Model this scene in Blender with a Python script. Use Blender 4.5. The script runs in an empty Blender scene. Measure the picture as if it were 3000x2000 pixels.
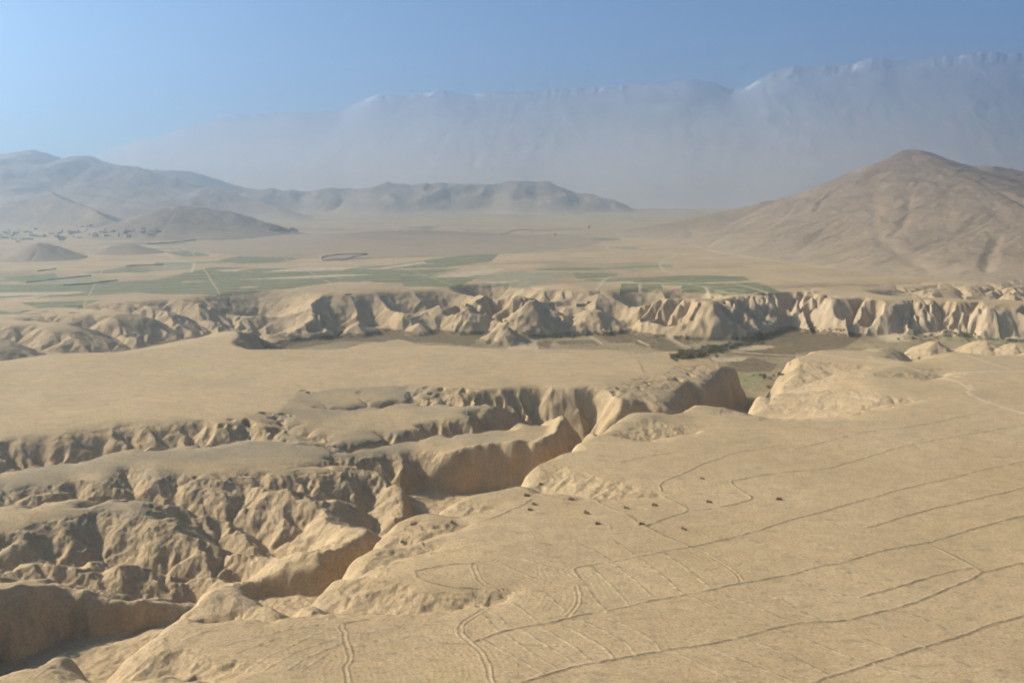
import bpy, math
import numpy as np
from mathutils import Vector

# ------------------------------------------------------------------ camera, sky, sun, exposure
F, PITCH, CH = 2881.0, math.radians(9.07), 150.0      # focal length in photo pixels, tilt, height over the plateau
scn = bpy.context.scene
cam = bpy.data.cameras.new('camera'); camo = bpy.data.objects.new('camera', cam)
scn.collection.objects.link(camo); scn.camera = camo
camo.location = (0, 0, CH); camo.rotation_euler = (math.radians(90) - PITCH, 0, 0)
cam.sensor_width = 36; cam.lens = 36 * F / 3000; cam.clip_start = 1; cam.clip_end = 40000

SUN_EL, SUN_AZ = math.radians(30), math.radians(288)
w = bpy.data.worlds.new('World'); scn.world = w; w.use_nodes = True
nt = w.node_tree; bg = nt.nodes['Background']
sky = nt.nodes.new('ShaderNodeTexSky'); sky.sky_type = 'NISHITA'; sky.sun_disc = False
sky.sun_elevation = SUN_EL; sky.sun_rotation = SUN_AZ; sky.altitude = 1800; sky.air_density = 1.0
sky.dust_density = 0.0; sky.ozone_density = 5.0
nt.links.new(sky.outputs[0], bg.inputs[0]); bg.inputs[1].default_value = 0.052
sl = bpy.data.lights.new('sun', 'SUN'); slo = bpy.data.objects.new('sun', sl); scn.collection.objects.link(slo)
sl.energy = 5.0; sl.angle = math.radians(0.6); sl.color = (1.0, 0.92, 0.80)
S = Vector((math.sin(SUN_AZ) * math.cos(SUN_EL), math.cos(SUN_AZ) * math.cos(SUN_EL), math.sin(SUN_EL)))
slo.rotation_euler = (-S).to_track_quat('-Z', 'Y').to_euler(); slo.location = (-300, 0, 600)
scn.view_settings.view_transform = 'Standard'; scn.view_settings.look = 'None'
scn.view_settings.exposure = 1.15; scn.view_settings.gamma = 1
scn.cycles.volume_bounces = 2; scn.cycles.diffuse_bounces = 2; scn.cycles.sample_clamp_indirect = 3.0
HAZE_DENSITY = 0.000235

# ------------------------------------------------------------------ helpers
def up(u, v, z=0.0):
    """plan position of a photo pixel on the level z"""
    x = (u - 1500) / F; y = (1000 - v) / F
    ry = math.cos(PITCH) + y * math.sin(PITCH); rz = -math.sin(PITCH) + y * math.cos(PITCH)
    t = (z - CH) / rz
    return (x * t, ry * t)

def upd(u, v, D):
    """position of a photo pixel at depth D (metres ahead)"""
    x = (u - 1500) / F; y = (1000 - v) / F
    ry = math.cos(PITCH) + y * math.sin(PITCH); rz = -math.sin(PITCH) + y * math.cos(PITCH)
    t = D / ry
    return (x * t, D, CH + rz * t)

def tag(o, label=None, cat=None, group=None, kind=None):
    if label: o['label'] = label
    if cat: o['category'] = cat
    if group: o['group'] = group
    if kind: o['kind'] = kind
    return o

def perm(seed): return np.random.default_rng(seed).permutation(1024).astype(np.int32)
def noise(x, y, scale, seed=0):
    """gradient noise, about -1..1"""
    P = perm(seed); a = np.random.default_rng(seed + 999).uniform(0, 2 * np.pi, 1024)
    gx = np.cos(a).astype(np.float32); gy = np.sin(a).astype(np.float32)
    x = (x / scale).astype(np.float32); y = (y / scale).astype(np.float32)
    xi = np.floor(x).astype(np.int32); yi = np.floor(y).astype(np.int32)
    fx = x - xi; fy = y - yi
    ux = fx * fx * fx * (fx * (fx * 6 - 15) + 10); uy = fy * fy * fy * (fy * (fy * 6 - 15) + 10)
    def g(dx, dy):
        h = P[(P[(xi + dx) & 1023] + yi + dy) & 1023]
        return gx[h] * (fx - dx) + gy[h] * (fy - dy)
    a0 = g(0, 0); a0 = a0 + ux * (g(1, 0) - a0)
    a1 = g(0, 1); a1 = a1 + ux * (g(1, 1) - a1)
    return (a0 + uy * (a1 - a0)) * 1.5
def fbm(x, y, scale, octv, seed=0, gain=0.5):
    r = 0; amp = 1.0
    for k in range(octv):
        r = r + amp * noise(x + 37.1 * k, y - 21.7 * k, scale / 2 ** k, seed + k); amp *= gain
    return r
def ridged(x, y, scale, octv, seed=0, gain=0.5):
    r = 0; amp = 1.0
    for k in range(octv):
        r = r + amp * (1 - 2 * np.abs(noise(x + 37.1 * k, y - 21.7 * k, scale / 2 ** k, seed + k))); amp *= gain
    return r
def sst(a, b, x):
    t = np.clip((x - a) / (b - a), 0, 1); return t * t * (3 - 2 * t)

# ------------------------------------------------------------------ raster of the canyon country
RX0, RX1, RY0, RY1, RES = -760.0, 1060.0, 230.0, 1760.0, 1.0
gx = np.arange(RX0, RX1, RES, dtype=np.float32); gy = np.arange(RY0, RY1, RES, dtype=np.float32)
GX, GY = np.meshgrid(gx, gy)                       # [row=y, col=x]
WX = GX + 2.6 * noise(GX, GY, 23, 1) + 1.3 * noise(GX, GY, 9, 2)
WY = GY + 2.6 * noise(GX, GY, 23, 3) + 1.3 * noise(GX, GY, 9, 4)

def box(x0, y0, x1, y1, R):
    c0 = int(max(0, (min(x0, x1) - R - RX0) / RES)); c1 = int(min(len(gx), (max(x0, x1) + R - RX0) / RES + 1))
    r0 = int(max(0, (min(y0, y1) - R - RY0) / RES)); r1 = int(min(len(gy), (max(y0, y1) + R - RY0) / RES + 1))
    return (slice(r0, r1), slice(c0, c1)) if r1 > r0 and c1 > c0 else None
def segd(X, Y, a, b):
    dx, dy = b[0] - a[0], b[1] - a[1]; L = dx * dx + dy * dy + 1e-9
    t = np.clip(((X - a[0]) * dx + (Y - a[1]) * dy) / L, 0, 1)
    return np.hypot(X - a[0] - t * dx, Y - a[1] - t * dy), t
def line_dist(pts, R, warp=True, closed=False):
    D = np.full(GX.shape, R, np.float32)
    P = list(pts) + ([pts[0]] if closed else [])
    for a, b in zip(P[:-1], P[1:]):
        s = box(a[0], a[1], b[0], b[1], R + 6)
        if s is None: continue
        d, _ = segd((WX if warp else GX)[s], (WY if warp else GY)[s], a, b)
        D[s] = np.minimum(D[s], d)
    return D
def inside(X, Y, pts):
    r = np.zeros(X.shape, bool); n = len(pts)
    for i in range(n):
        (x0, y0), (x1, y1) = pts[i], pts[(i + 1) % n]
        if y0 == y1: continue
        c = ((y0 > Y) != (y1 > Y)) & (X < (x1 - x0) * (Y - y0) / (y1 - y0) + x0)
        r ^= c
    return r
def sd_poly(pts, R):
    """signed distance, positive outside"""
    d = line_dist(pts, R, True, True)
    return np.where(inside(WX, WY, pts), -d, d)
def smooth_pts(pts, n=2):
    """Chaikin corner cutting, open line"""
    p = [tuple(map(float, q)) for q in pts]
    for _ in range(n):
        o = [p[0]]
        for a, b in zip(p[:-1], p[1:]):
            o.append(tuple(.75 * s + .25 * t for s, t in zip(a, b)))
            o.append(tuple(.25 * s + .75 * t for s, t in zip(a, b)))
        o.append(p[-1]); p = o
    return p
def blur(A, r):
    k = int(3 * r + 1); wts = np.exp(-0.5 * (np.arange(-k, k + 1) / r) ** 2); wts /= wts.sum()
    for ax in (0, 1):
        Pd = np.pad(A, [(k, k) if i == ax else (0, 0) for i in (0, 1)], mode='edge'); o = 0
        for i, ww in enumerate(wts):
            o = o + ww * (Pd[i:i + A.shape[0], :] if ax == 0 else Pd[:, i:i + A.shape[1]])
        A = o.astype(np.float32)
    return A

rng = np.random.default_rng(7)
H0 = np.full(GX.shape, 200, np.float32)            # carved level (minimum over all gullies)
def carve(pts, s=0.9, A=16.0, w=0.6, R=60, lin=0.12, near=1.0):
    ax_ = [p[0] for p in pts]; ay_ = [p[1] for p in pts]
    R = max(R, min(230, -min(p[2] for p in pts) / (s * .62) + 8))
    for a, b in zip(pts[:-1], pts[1:]):
        q = box(a[0], a[1], b[0], b[1], R)
        if q is None: continue
        d, t = segd(WX[q], WY[q], a, b)
        d = np.maximum(d - w, 0)
        if near != 1.0:                                      # steeper on the camera's side of a gully running to the right
            cr = WY[q] - np.interp(WX[q], ax_, ay_); d = d * (1 + (near - 1) * sst(1.5, -1.5, cr))
        H0[q] = np.minimum(H0[q], a[2] + (b[2] - a[2]) * t + s * d * (1 - 0.38 * d / (d + A)) - 0.5)
def wiggle(pts, amp, step=9.0):
    out = []
    for a, b in zip(pts[:-1], pts[1:]):
        n = max(1, int(math.hypot(b[0] - a[0], b[1] - a[1]) / step))
        for k in range(n):
            t = k / n; out.append([a[i] + (b[i] - a[i]) * t for i in range(3)])
    out.append(list(pts[-1]))
    for k in range(1, len(out) - 1):
        out[k][0] += rng.normal(0, amp); out[k][1] += rng.normal(0, amp)
    return [tuple(o) for o in out]
def branches(par, spacing, length, grad, level, maxlev, s, A, sides=(-1, 1), ang=(55, 85)):
    """side gullies climbing away from a parent gully"""
    acc = rng.uniform(0, spacing); k = 0
    for a, b in zip(par[:-1], par[1:]):
        L = math.hypot(b[0] - a[0], b[1] - a[1])
        if L < 1e-3: continue
        while acc < L:
            t = acc / L; p = [a[i] + (b[i] - a[i]) * t for i in range(3)]
            side = sides[k % len(sides)]; k += 1
            th = math.atan2(b[1] - a[1], b[0] - a[0]) + side * math.radians(rng.uniform(*ang))
            Lb = length * rng.uniform(0.45, 1.15); n = max(2, int(Lb / 5)); q = [tuple(p)]
            for j in range(n):
                th += rng.normal(0, 0.14)
                pl = q[-1]; gr = grad * rng.uniform(0.7, 1.25) * (0.6 + 0.8 * j / n)
                q.append((pl[0] + math.cos(th) * Lb / n, pl[1] + math.sin(th) * Lb / n, pl[2] + gr * Lb / n))
            carve(q, s, A, 0.2, 34)
            if level < maxlev:
                branches(q, spacing * 0.55, length * 0.45, grad * 1.3, level + 1, maxlev, s * 1.05, A * 0.8)
            acc += spacing * rng.uniform(0.6, 1.4)
        acc -= L
def gully(px, s=0.9, A=16, w=0.6, spacing=17, length=30, grad=0.42, maxlev=1, amp=1.0, push=0, sides=(-1, 1), link=False):
    P = []
    for u, v, z in px:
        x, y = up(u, v, z); P.append((x, y + push, z))
    if link and P[0][2] <= -34:                      # run the gully out into the canyon
        k = min(range(len(canyon_floor)), key=lambda k: math.hypot(canyon_floor[k][0] - P[0][0] - 14, canyon_floor[k][1] - P[0][1])); c = canyon_floor[k]
        P = [(x, y, max(z, -31)) for x, y, z in P]; P.insert(0, (c[0], c[1], -35.0))
    P = wiggle(smooth_pts(P, 1), amp)
    carve(P, s, A, w, 70)
    if spacing: branches(P, spacing, length, grad, 0, maxlev, s, A, sides)
    return P
def px2(L, z=0.0): return [up(u, v, z) for u, v in L]

# --- rims seen in the photograph (pixels on the plateau level)
right_rim = px2([(-160, 2010), (0, 1965), (110, 1915), (190, 1885), (300, 1935), (340, 1890), (440, 1845), (520, 1800), (560, 1760),
    (610, 1712), (660, 1695), (760, 1735), (860, 1760), (930, 1705), (975, 1665), (1050, 1600), (1105, 1567), (1120, 1540), (1190, 1492),
    (1285, 1482), (1300, 1455), (1345, 1440), (1450, 1432), (1520, 1402), (1560, 1370), (1625, 1330), (1680, 1316), (1700, 1295),
    (1800, 1240), (1850, 1215), (1900, 1212), (1960, 1222), (2040, 1182), (2150, 1168), (2215, 1150)])
left_rim = [up(u, v, z) for u, v, z in [(-160, 1760, -14), (0, 1772, -14), (140, 1722, -14), (240, 1728, -17), (330, 1757, -21), (430, 1762, -23), (520, 1760, -24), (600, 1738, -24),
    (680, 1705, -22), (790, 1658, -18), (880, 1625, -14), (960, 1610, -13), (1040, 1585, -13), (1110, 1530, -13), (1170, 1470, -14),
    (1195, 1390, -15), (1230, 1352, -14), (1300, 1335, -12), (1400, 1320, -11), (1500, 1308, -9), (1590, 1295, -7), (1640, 1265, -6), (1655, 1195, 0), (1690, 1160, 0), (1722, 1170, 0), (1755, 1162, 0), (1850, 1152, 0), (1885, 1146, 0), (1918, 1150, 0), (1955, 1152, 0), (1985, 1118, 0),
    (2025, 1098, 0), (2060, 1100, 0), (2078, 1088, 0), (2120, 1066, 0), (2160, 1060, 0)]]
left_rim = [(x - 3.2, y + 3.2) if y < 640 else (x, y) for x, y in left_rim]
canyon = left_rim + [up(2200, 1085, -20), up(2260, 1090, -20)] + right_rim[::-1]
canyon_floor = [up(u, v, z) for u, v, z in [(-160, 1975, -34), (0, 1945, -34), (230, 1866, -34), (350, 1848, -34), (560, 1772, -34), (700, 1716, -34), (850, 1656, -34), (980, 1618, -34), (1100, 1582, -34),
    (1290, 1480, -34), (1500, 1405, -34), (1640, 1350, -34), (1720, 1295, -34), (1820, 1255, -34), (1960, 1235, -35), (2060, 1195, -37), (2140, 1160, -39), (2180, 1130, -41), (2200, 1090, -43)]]

# --- river valley, its rims
far_rim = px2([(700, 935), (760, 905), (880, 892), (960, 880), (1080, 868), (1180, 872), (1300, 868), (1390, 872), (1440, 860), (1475, 868), (1540, 880), (1600, 872), (1700, 868), (1790, 872), (1860, 868),
    (1930, 876), (2020, 884), (2090, 890), (2130, 887), (2180, 876), (2240, 866), (2300, 857), (2335, 857), (2380, 866), (2450, 874), (2520, 880), (2600, 884), (2700, 887), (2780, 886), (2860, 892), (3000, 895), (3300, 900), (3800, 900)])
near_rim = px2([(4200, 1035), (3300, 1025), (3000, 1012), (2930, 1018), (2880, 1030), (2700, 1020), (2600, 1008), (2480, 1020), (2390, 1028), (2335, 1045), (2320, 1075), (2300, 1105), (2262, 1140)]) 
mesa_back = px2([(2150, 1062), (2080, 1048), (2040, 1030), (1960, 1028), (1880, 1034), (1780, 1024), (1640, 1022), (1500, 1022), (1400, 1018), (1330, 1012), (1240, 1008), (1170, 992), (1080, 1005),
    (1000, 1022), (860, 1024), (740, 1024), (690, 1010)])
valley = far_rim + near_rim + mesa_back
print('rims', len(canyon), len(valley))

# --- undissected surface T
mesa_front = px2([(-200, 1330), (0, 1310), (90, 1305), (170, 1285), (350, 1285), (430, 1268), (560, 1245), (680, 1238), (730, 1215), (800, 1208), (880, 1150), (1000, 1135), (1180, 1128), (1280, 1132), (1400, 1142), (1470, 1165), (1640, 1165)])
q0 = up(1640, 1265, -6); NB = min(range(len(left_rim)), key=lambda k: math.hypot(left_rim[k][0] - q0[0], left_rim[k][1] - q0[1])); print('NB', NB, len(left_rim))
dm = line_dist(mesa_front, 260); dw = line_dist(left_rim, 260)
badl = px2([(-200, 1330), (0, 1310), (90, 1305), (170, 1285), (350, 1285), (430, 1268), (560, 1245), (680, 1238), (730, 1215), (800, 1208), (880, 1150), (1000, 1135), (1180, 1128), (1280, 1132), (1400, 1142), (1470, 1165), (1640, 1165)]) + left_rim[NB::-1]
in_bad = inside(WX, WY, badl) | ((GX < -230) & (GY < 560) & (GY > 330))
T = 0.9 * noise(GX, GY, 160, 11) + 0.35 * noise(GX, GY, 60, 12)
drop = 15.5 * sst(60, -160, GX) + 9.0 * (1 - sst(60, -160, GX))
T = np.where(in_bad, T - drop * (dm / (dm + dw + 1)) ** 0.85, T)
T_back = -14 * sst(130, 0, line_dist(px2([(-300, 1110), (0, 1090), (300, 1040), (600, 985), (800, 965), (1100, 930)], -20), 200)) * (GX < 0)
far_bad = inside(GX, GY, px2([(-300, 1075), (0, 1075), (300, 1040), (650, 990), (720, 975), (800, 940), (700, 860), (400, 880), (0, 945), (-300, 970)]))
T = T + np.where(GY > 880, T_back, 0)

def knob(u, v, r, h, z=0):
    x, y = up(u, v, z); T[:] += h * np.exp(-((WX - x) ** 2 + (WY - y) ** 2) / (r * r))
for kn in ((1885, 1232, 15, 5), (1965, 1222, 10, 2), (2228, 1162, 13, 3.5), (2280, 1178, 12, 3.5), (190, 1905, 9, 4.5), (480, 1750, 12, 3), (640, 1720, 10, 2.5), (860, 1700, 14, -1.5)): knob(*kn)
for kn in ((400, 1748, 26, -6, -20), (540, 1745, 24, -7, -22), (660, 1700, 20, -5, -20)): knob(*kn)
# --- gullies of the near badlands, left of the canyon
FG = [
 dict(px=[(640, 1725, -36), (520, 1712, -33), (430, 1676, -29), (330, 1652, -27), (200, 1662, -25), (50, 1672, -23), (-120, 1680, -21)], spacing=15, length=24),
 dict(px=[(560, 1792, -37), (420, 1748, -30), (330, 1738, -27), (210, 1712, -24), (130, 1700, -22), (0, 1692, -20), (-120, 1690, -18)], spacing=13, length=14),
 dict(px=[(700, 1668, -37), (650, 1612, -30), (600, 1555, -24), (570, 1520, -19), (540, 1500, -14), (470, 1490, -9)], spacing=16, length=16),
 dict(px=[(800, 1645, -38), (765, 1590, -31), (735, 1560, -27), (650, 1518, -23), (560, 1497, -20), (480, 1486, -18), (350, 1474, -16), (150, 1478, -13), (0, 1487, -11), (-130, 1492, -9)], spacing=17, length=26),
 dict(px=[(330, 1645, -26), (290, 1590, -19), (245, 1545, -14), (225, 1512, -9)], spacing=14, length=12),
 dict(px=[(140, 1665, -24), (160, 1600, -18), (172, 1552, -13), (180, 1512, -8)], spacing=14, length=14),
 dict(px=[(-30, 1672, -22), (10, 1610, -16), (60, 1560, -11), (100, 1520, -7)], spacing=14, length=14),
 dict(px=[(480, 1690, -31), (505, 1640, -25), (470, 1590, -19)], spacing=11, length=7),
 dict(px=[(1120, 1560, -38), (1050, 1500, -30), (930, 1460, -20), (830, 1438, -17), (740, 1432, -14), (690, 1405, -10), (640, 1392, -7), (560, 1396, -4)], spacing=16, length=22),
 dict(px=[(1260, 1480, -38), (1190, 1445, -30), (1110, 1395, -22), (1030, 1374, -17), (950, 1362, -12), (880, 1356, -8), (800, 1366, -5)], spacing=12, length=15, s=1.2, grad=.55),
 dict(px=[(1660, 1330, -40), (1560, 1312, -33), (1470, 1306, -27), (1400, 1318, -24), (1300, 1306, -21), (1200, 1310, -18), (1060, 1325, -15), (1000, 1334, -13), (930, 1300, -8), (860, 1288, -4)], spacing=15, length=20, s=1.6, grad=.7),
 dict(px=[(850, 1292, -7), (780, 1294, -10), (700, 1308, -12), (550, 1328, -14), (300, 1362, -16), (170, 1392, -17), (0, 1420, -18), (-150, 1440, -19)], spacing=15, length=24, sides=(-1, -1, 1)),
 dict(px=[(1690, 1310, -40), (1610, 1276, -32), (1540, 1258, -26), (1480, 1234, -22), (1400, 1222, -17), (1340, 1206, -13), (1250, 1200, -11), (1180, 1192, -9), (1080, 1192, -7), (1000, 1196, -5), (930, 1190, -3)], spacing=15, length=22, s=1.6, grad=.7),
 dict(px=[(1340, 1206, -13), (1300, 1180, -8), (1275, 1142, -1)], spacing=9, length=10),
 dict(px=[(1250, 1200, -11), (1205, 1165, -6), (1195, 1132, 0)], spacing=9, length=12),
 dict(px=[(1350, 1206, -13), (1385, 1172, -7), (1402, 1142, 0)], spacing=9, length=8),
 dict(px=[(960, 1300, -10), (830, 1255, -5), (800, 1212, 0)], spacing=8, length=13),
 dict(px=[(700, 1308, -12), (690, 1268, -6), (720, 1240, 0)], spacing=8, length=12),
 dict(px=[(560, 1327, -14), (520, 1285, -6), (490, 1258, -1)], spacing=8, length=10),
 dict(px=[(170, 1392, -17), (120, 1350, -9), (60, 1315, -1)], spacing=9, length=15),
 dict(px=[(0, 1487, -11), (120, 1440, -9), (260, 1428, -7), (330, 1440, -4)], spacing=14, length=14),
]
for g in FG: gully(**{**dict(maxlev=2, link=True), **g})
# --- short gullies eating into the right bank (their near side is hidden)
def bank(contact, depth, push, s=0.62, A=10, **k):
    n = len(contact); P = []
    for i, (u, v) in enumerate(contact):
        x, y = up(u, v, 0); t = i / (n - 1)
        P.append((x, y + push[0] + (push[1] - push[0]) * t, depth[0] + (depth[1] - depth[0]) * t ** 0.7))
    P = wiggle(smooth_pts(P, 1), 0.8, 7)
    carve(P, s, A, 1.0, 75, near=k.get('near', 1.7 / s))
    branches(P, k.get('spacing', 9), k.get('length', 13), k.get('grad', .4), 0, k.get('maxlev', 1), s * 1.2, A, k.get('sides', (1,)))
bank([(1580, 1413), (1640, 1420), (1720, 1440), (1830, 1450), (1925, 1446)], (-9, -2), (6, 2), s=.42, A=30, spacing=13, length=20, grad=.3)
bank([(1310, 1496), (1370, 1499), (1440, 1494)], (-5, -1.5), (4, 2), s=.5, A=16)
bank([(1150, 1574), (1200, 1571), (1260, 1556), (1345, 1530)], (-9, -2), (6, 2), s=.7, spacing=5, length=8, grad=.6)
bank([(1010, 1664), (1080, 1645), (1180, 1615), (1270, 1598)], (-6, -1), (4, 1), s=.45, A=14)
bank([(960, 1752), (1050, 1754), (1180, 1767), (1300, 1768), (1400, 1756), (1480, 1738)], (-9, -2), (5, 2), s=.6, spacing=6, length=9, grad=.5)
bank([(620, 1792), (700, 1785), (830, 1792), (930, 1790), (975, 1765)], (-9, -2), (6, 2), s=.75, spacing=5, length=9, grad=.6)
bank([(260, 1950), (330, 1962), (450, 1952), (560, 1985), (640, 1985)], (-9, -2), (6, 2), s=.7, spacing=6, length=10, grad=.55)
bank([(130, 1950), (200, 1945), (270, 1935)], (-4, -1), (3, 1), spacing=6, length=5)
bank([(1880, 1282), (1950, 1268), (2030, 1260)], (-5, -1.5), (5, 2), s=.5, A=10)
bank([(2215, 1186), (2300, 1182), (2400, 1180), (2500, 1188), (2660, 1172)], (-26, -3), (16, 4), s=.36, A=26, spacing=26, length=26, grad=.22, maxlev=1, near=6)
bank([(2260, 1110), (2420, 1080), (2520, 1075)], (-16, -2), (4, 3), s=.3, A=12, spacing=20, length=16, grad=.2, maxlev=1, near=2)
for L in ([(3010, 1015, -42), (2975, 1050, -34), (2960, 1066, -26), (2900, 1068, -14), (2860, 1050, -8)],
          [(2880, 1012, -42), (2800, 1032, -34), (2745, 1052, -26), (2690, 1064, -16), (2650, 1066, -6)],
          [(2690, 1000, -42), (2650, 1022, -26), (2560, 1032, -12), (2500, 1034, -5)]):
    gully(L, s=.8, A=18, spacing=16, length=20)
gully([(2760, 1104, -5), (2700, 1112, -4.5), (2650, 1104, -3), (2600, 1100, -1.5)], s=.5, A=5, spacing=7, length=7)

# --- far badlands behind the mesa, on the left
back = gully([(800, 1000, -43), (700, 1006, -40), (560, 1022, -37), (400, 1058, -34), (330, 1072, -32), (200, 1085, -30), (0, 1118, -28), (-200, 1150, -26), (-400, 1180, -24)], s=.75, A=18, w=2, spacing=24, length=60, grad=.34, maxlev=2, sides=(-1, -1, -1, 1), push=22)
for L in ([(760, 1005, -42), (705, 975, -34), (682, 945, -26), (665, 918, -18), (630, 898, -11), (560, 886, -5)],
          [(770, 960, -42), (830, 935, -24), (870, 905, -14), (890, 880, -5)],
          [(420, 1045, -34), (380, 1015, -26), (330, 985, -19), (230, 960, -12), (100, 950, -7)],
          [(560, 1018, -36), (540, 985, -26), (500, 955, -19), (430, 930, -13), (330, 915, -8), (220, 905, -4)],
          [(640, 1005, -38), (610, 965, -28), (560, 935, -19), (480, 905, -11), (400, 895, -5)],
          [(200, 1075, -30), (150, 1040, -22), (60, 1010, -16), (-60, 990, -10)]):
    gully(L, s=.75, A=17, spacing=20, length=38, grad=.36, maxlev=2, amp=1.6)
# --- gullies in the far wall of the river valley
for L in ([(1440, 925, -43), (1452, 900, -28), (1440, 880, -16), (1462, 862, -6), (1500, 846, -1)],
          [(1440, 925, -43), (1500, 915, -30), (1600, 895, -20), (1640, 880, -13), (1720, 868, -6)],
          [(1310, 950, -43), (1320, 905, -22), (1300, 876, -6)], [(1200, 955, -43), (1190, 910, -22), (1215, 880, -7)],
          [(1100, 965, -43), (1080, 915, -22), (1040, 882, -6)], [(1000, 970, -43), (985, 920, -24), (960, 892, -8)],
          [(1670, 955, -43), (1668, 925, -26), (1650, 905, -16)], [(1800, 960, -43), (1810, 930, -26), (1800, 900, -14), (1760, 876, -6)],
          [(1900, 945, -43), (1925, 915, -24), (1900, 890, -12), (1880, 868, -3)], [(2010, 945, -43), (2030, 905, -18), (2010, 878, -5)],
          [(2660, 930, -36), (2720, 905, -20), (2700, 870, -10), (2620, 850, -5)], [(2820, 950, -42), (2790, 910, -22), (2830, 870, -10), (2790, 840, -4)],
          [(2900, 950, -42), (2890, 905, -20), (2950, 860, -9), (2900, 836, -3)], [(3060, 960, -42), (3000, 900, -18), (3020, 850, -8)]):
    gully(L, s=1.0, A=18, spacing=13, length=24, grad=.5, maxlev=1, amp=1.5)
fr = smooth_pts(far_rim[:-1], 1); acc_ = 0.0
for a, b in zip(fr[:-1], fr[1:]):
    L_ = math.hypot(b[0] - a[0], b[1] - a[1]); nx, ny = -(b[1] - a[1]) / (L_ + 1e-6), (b[0] - a[0]) / (L_ + 1e-6)
    while acc_ < L_:
        t = acc_ / L_; x = a[0] + (b[0] - a[0]) * t; y = a[1] + (b[1] - a[1]) * t; ln = rng.uniform(6, 42) * rng.uniform(.5, 1); zs_ = -36.0 if rng.random() < .45 else rng.uniform(-24, -7)
        P = wiggle([(x - nx * 14, y - ny * 14, zs_), (x + nx * ln * .35 + rng.normal(0, 3), y + ny * ln * .35, max(zs_ * .55, -20)), (x + nx * ln + rng.normal(0, 9), y + ny * ln, -1.5)], 1.0)
        carve(P, rng.uniform(1.8, 3.2), 30, .3, 24); branches(P, 7, 8, 1.0, 0, 0, 2.4, 20); acc_ += rng.choice([4, 7, 12, 20, 40])
    acc_ -= L_
for L in ([(2650, 862, -8), (2720, 850, -5), (2820, 838, -3)], [(2540, 845, -4), (2620, 838, -3), (2700, 832, -2)], [(2860, 866, -9), (2940, 846, -6), (3020, 836, -4)], [(2340, 842, -2.5), (2420, 840, -2)],
          [(1650, 880, -8), (1720, 866, -6), (1820, 858, -4)], [(1880, 866, -6), (1960, 858, -4)]):
    gully(L, s=.9, A=9, spacing=9, length=16, grad=.35)

H0 = blur(H0, 0.55)
# smooth minimum of the undissected top and the gullies
kk = 2.6
T = blur(T, 3); H0 = np.where(GY < 850, np.maximum(H0, -34), H0)
d_ = H0 - T
Z = T - np.where(d_ > 12, 0, np.where(d_ < -12, -d_, kk * np.log1p(np.exp(-np.clip(d_, -14, 14) / kk))))

# --- sink holes and small fresh scarps along the edges
def pits(line, n, spread, r0, r1, dep):
    n = int(n * .55)
    P = smooth_pts(px2(line), 1)
    for _ in range(n):
        t = rng.uniform(0, len(P) - 1.001); i = int(t); f_ = t - i; x = P[i][0] + (P[i + 1][0] - P[i][0]) * f_ + rng.normal(0, spread); y = P[i][1] + (P[i + 1][1] - P[i][1]) * f_ + rng.normal(0, spread)
        r_ = rng.uniform(r0, r1); q = box(x, y, x, y, r_ * 3)
        if q is None: continue
        d = np.hypot(WX[q] - x, (WY[q] - y) * rng.uniform(.8, 1.5)) / (r_ * (1 + .3 * noise(WX[q], WY[q], r_ * 1.2, 67))); Z[q] -= .7 * dep * rng.uniform(.3, 1.2) * np.exp(-d ** 4)
pits([(40, 1312), (170, 1300), (350, 1290), (560, 1250), (720, 1225), (810, 1212)], 42, 4, 1.6, 3.6, 3.0)
pits([(740, 1212), (830, 1208), (830, 1240)], 14, 3, 1.6, 3.0, 3.4)
pits([(900, 1150), (1180, 1130), (1400, 1142), (1640, 1165), (1900, 1118), (2040, 1075)], 55, 4, 1.8, 4.0, 3.2)
pits([(940, 1745), (1100, 1750), (1250, 1760), (1400, 1750)], 14, 3, 1.3, 2.6, 1.6)
pits([(600, 1760), (700, 1765), (880, 1770), (930, 1755)], 10, 3, 1.6, 3.4, 3.0)
pits([(180, 1930), (300, 1950), (560, 1975)], 9, 2, 1.2, 2.4, 2.2)
pits([(1180, 1520), (1260, 1535), (1330, 1530)], 8, 1.5, 1.2, 2.0, 1.6)
pits([(1550, 1385), (1620, 1395), (1760, 1420)], 9, 4, 1.2, 2.2, 1.6)
pits([(700, 870), (1100, 860), (1500, 862), (1900, 862), (2200, 850), (2500, 835), (2900, 830), (3000, 850)], 130, 16, 2.5, 6, 4.5)
pits([(0, 930), (300, 900), (600, 880), (800, 865)], 50, 16, 3, 7, 5)
# --- canyon cut
sdc = sd_poly(canyon, 90)
rib = 1.5 * ridged(GX, GY, 15, 2, 31) + 0.3 * noise(GX, GY, 5.5, 33)
cf = np.full(GX.shape, 999, np.float32); zf = np.full(GX.shape, -40, np.float32)
for a, b in zip(canyon_floor[:-1], canyon_floor[1:]):
    q = box(a[0], a[1], b[0], b[1], 110)
    if q is None: continue
    d, t = segd(GX[q], GY[q], a, b); m = d < cf[q]
    cf[q] = np.where(m, d, cf[q])
zf = -34.5 - 8.0 * sst(690, 900, GY) + 0.4 * noise(GX, GY, 14, 41) + np.minimum(np.maximum(cf - 7, 0) * 0.28, 3.5)
def softplus(x, k): return np.where(x > 12 * k, x, k * np.log1p(np.exp(np.clip(x / k, -60, 12))))
lip = 2.0 + .8 * sst(20, -60, GX); inn = softplus(-(sdc + rib) - 0.7 * lip, lip)
lvl = np.where(sdc < 60, Z - 3.1 * inn, 999)
cut = np.where(sdc < 24, np.maximum(np.minimum(lvl, Z), zf), 999)
Z = np.where(sdc < 24, np.minimum(Z, cut), Z)
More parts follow.
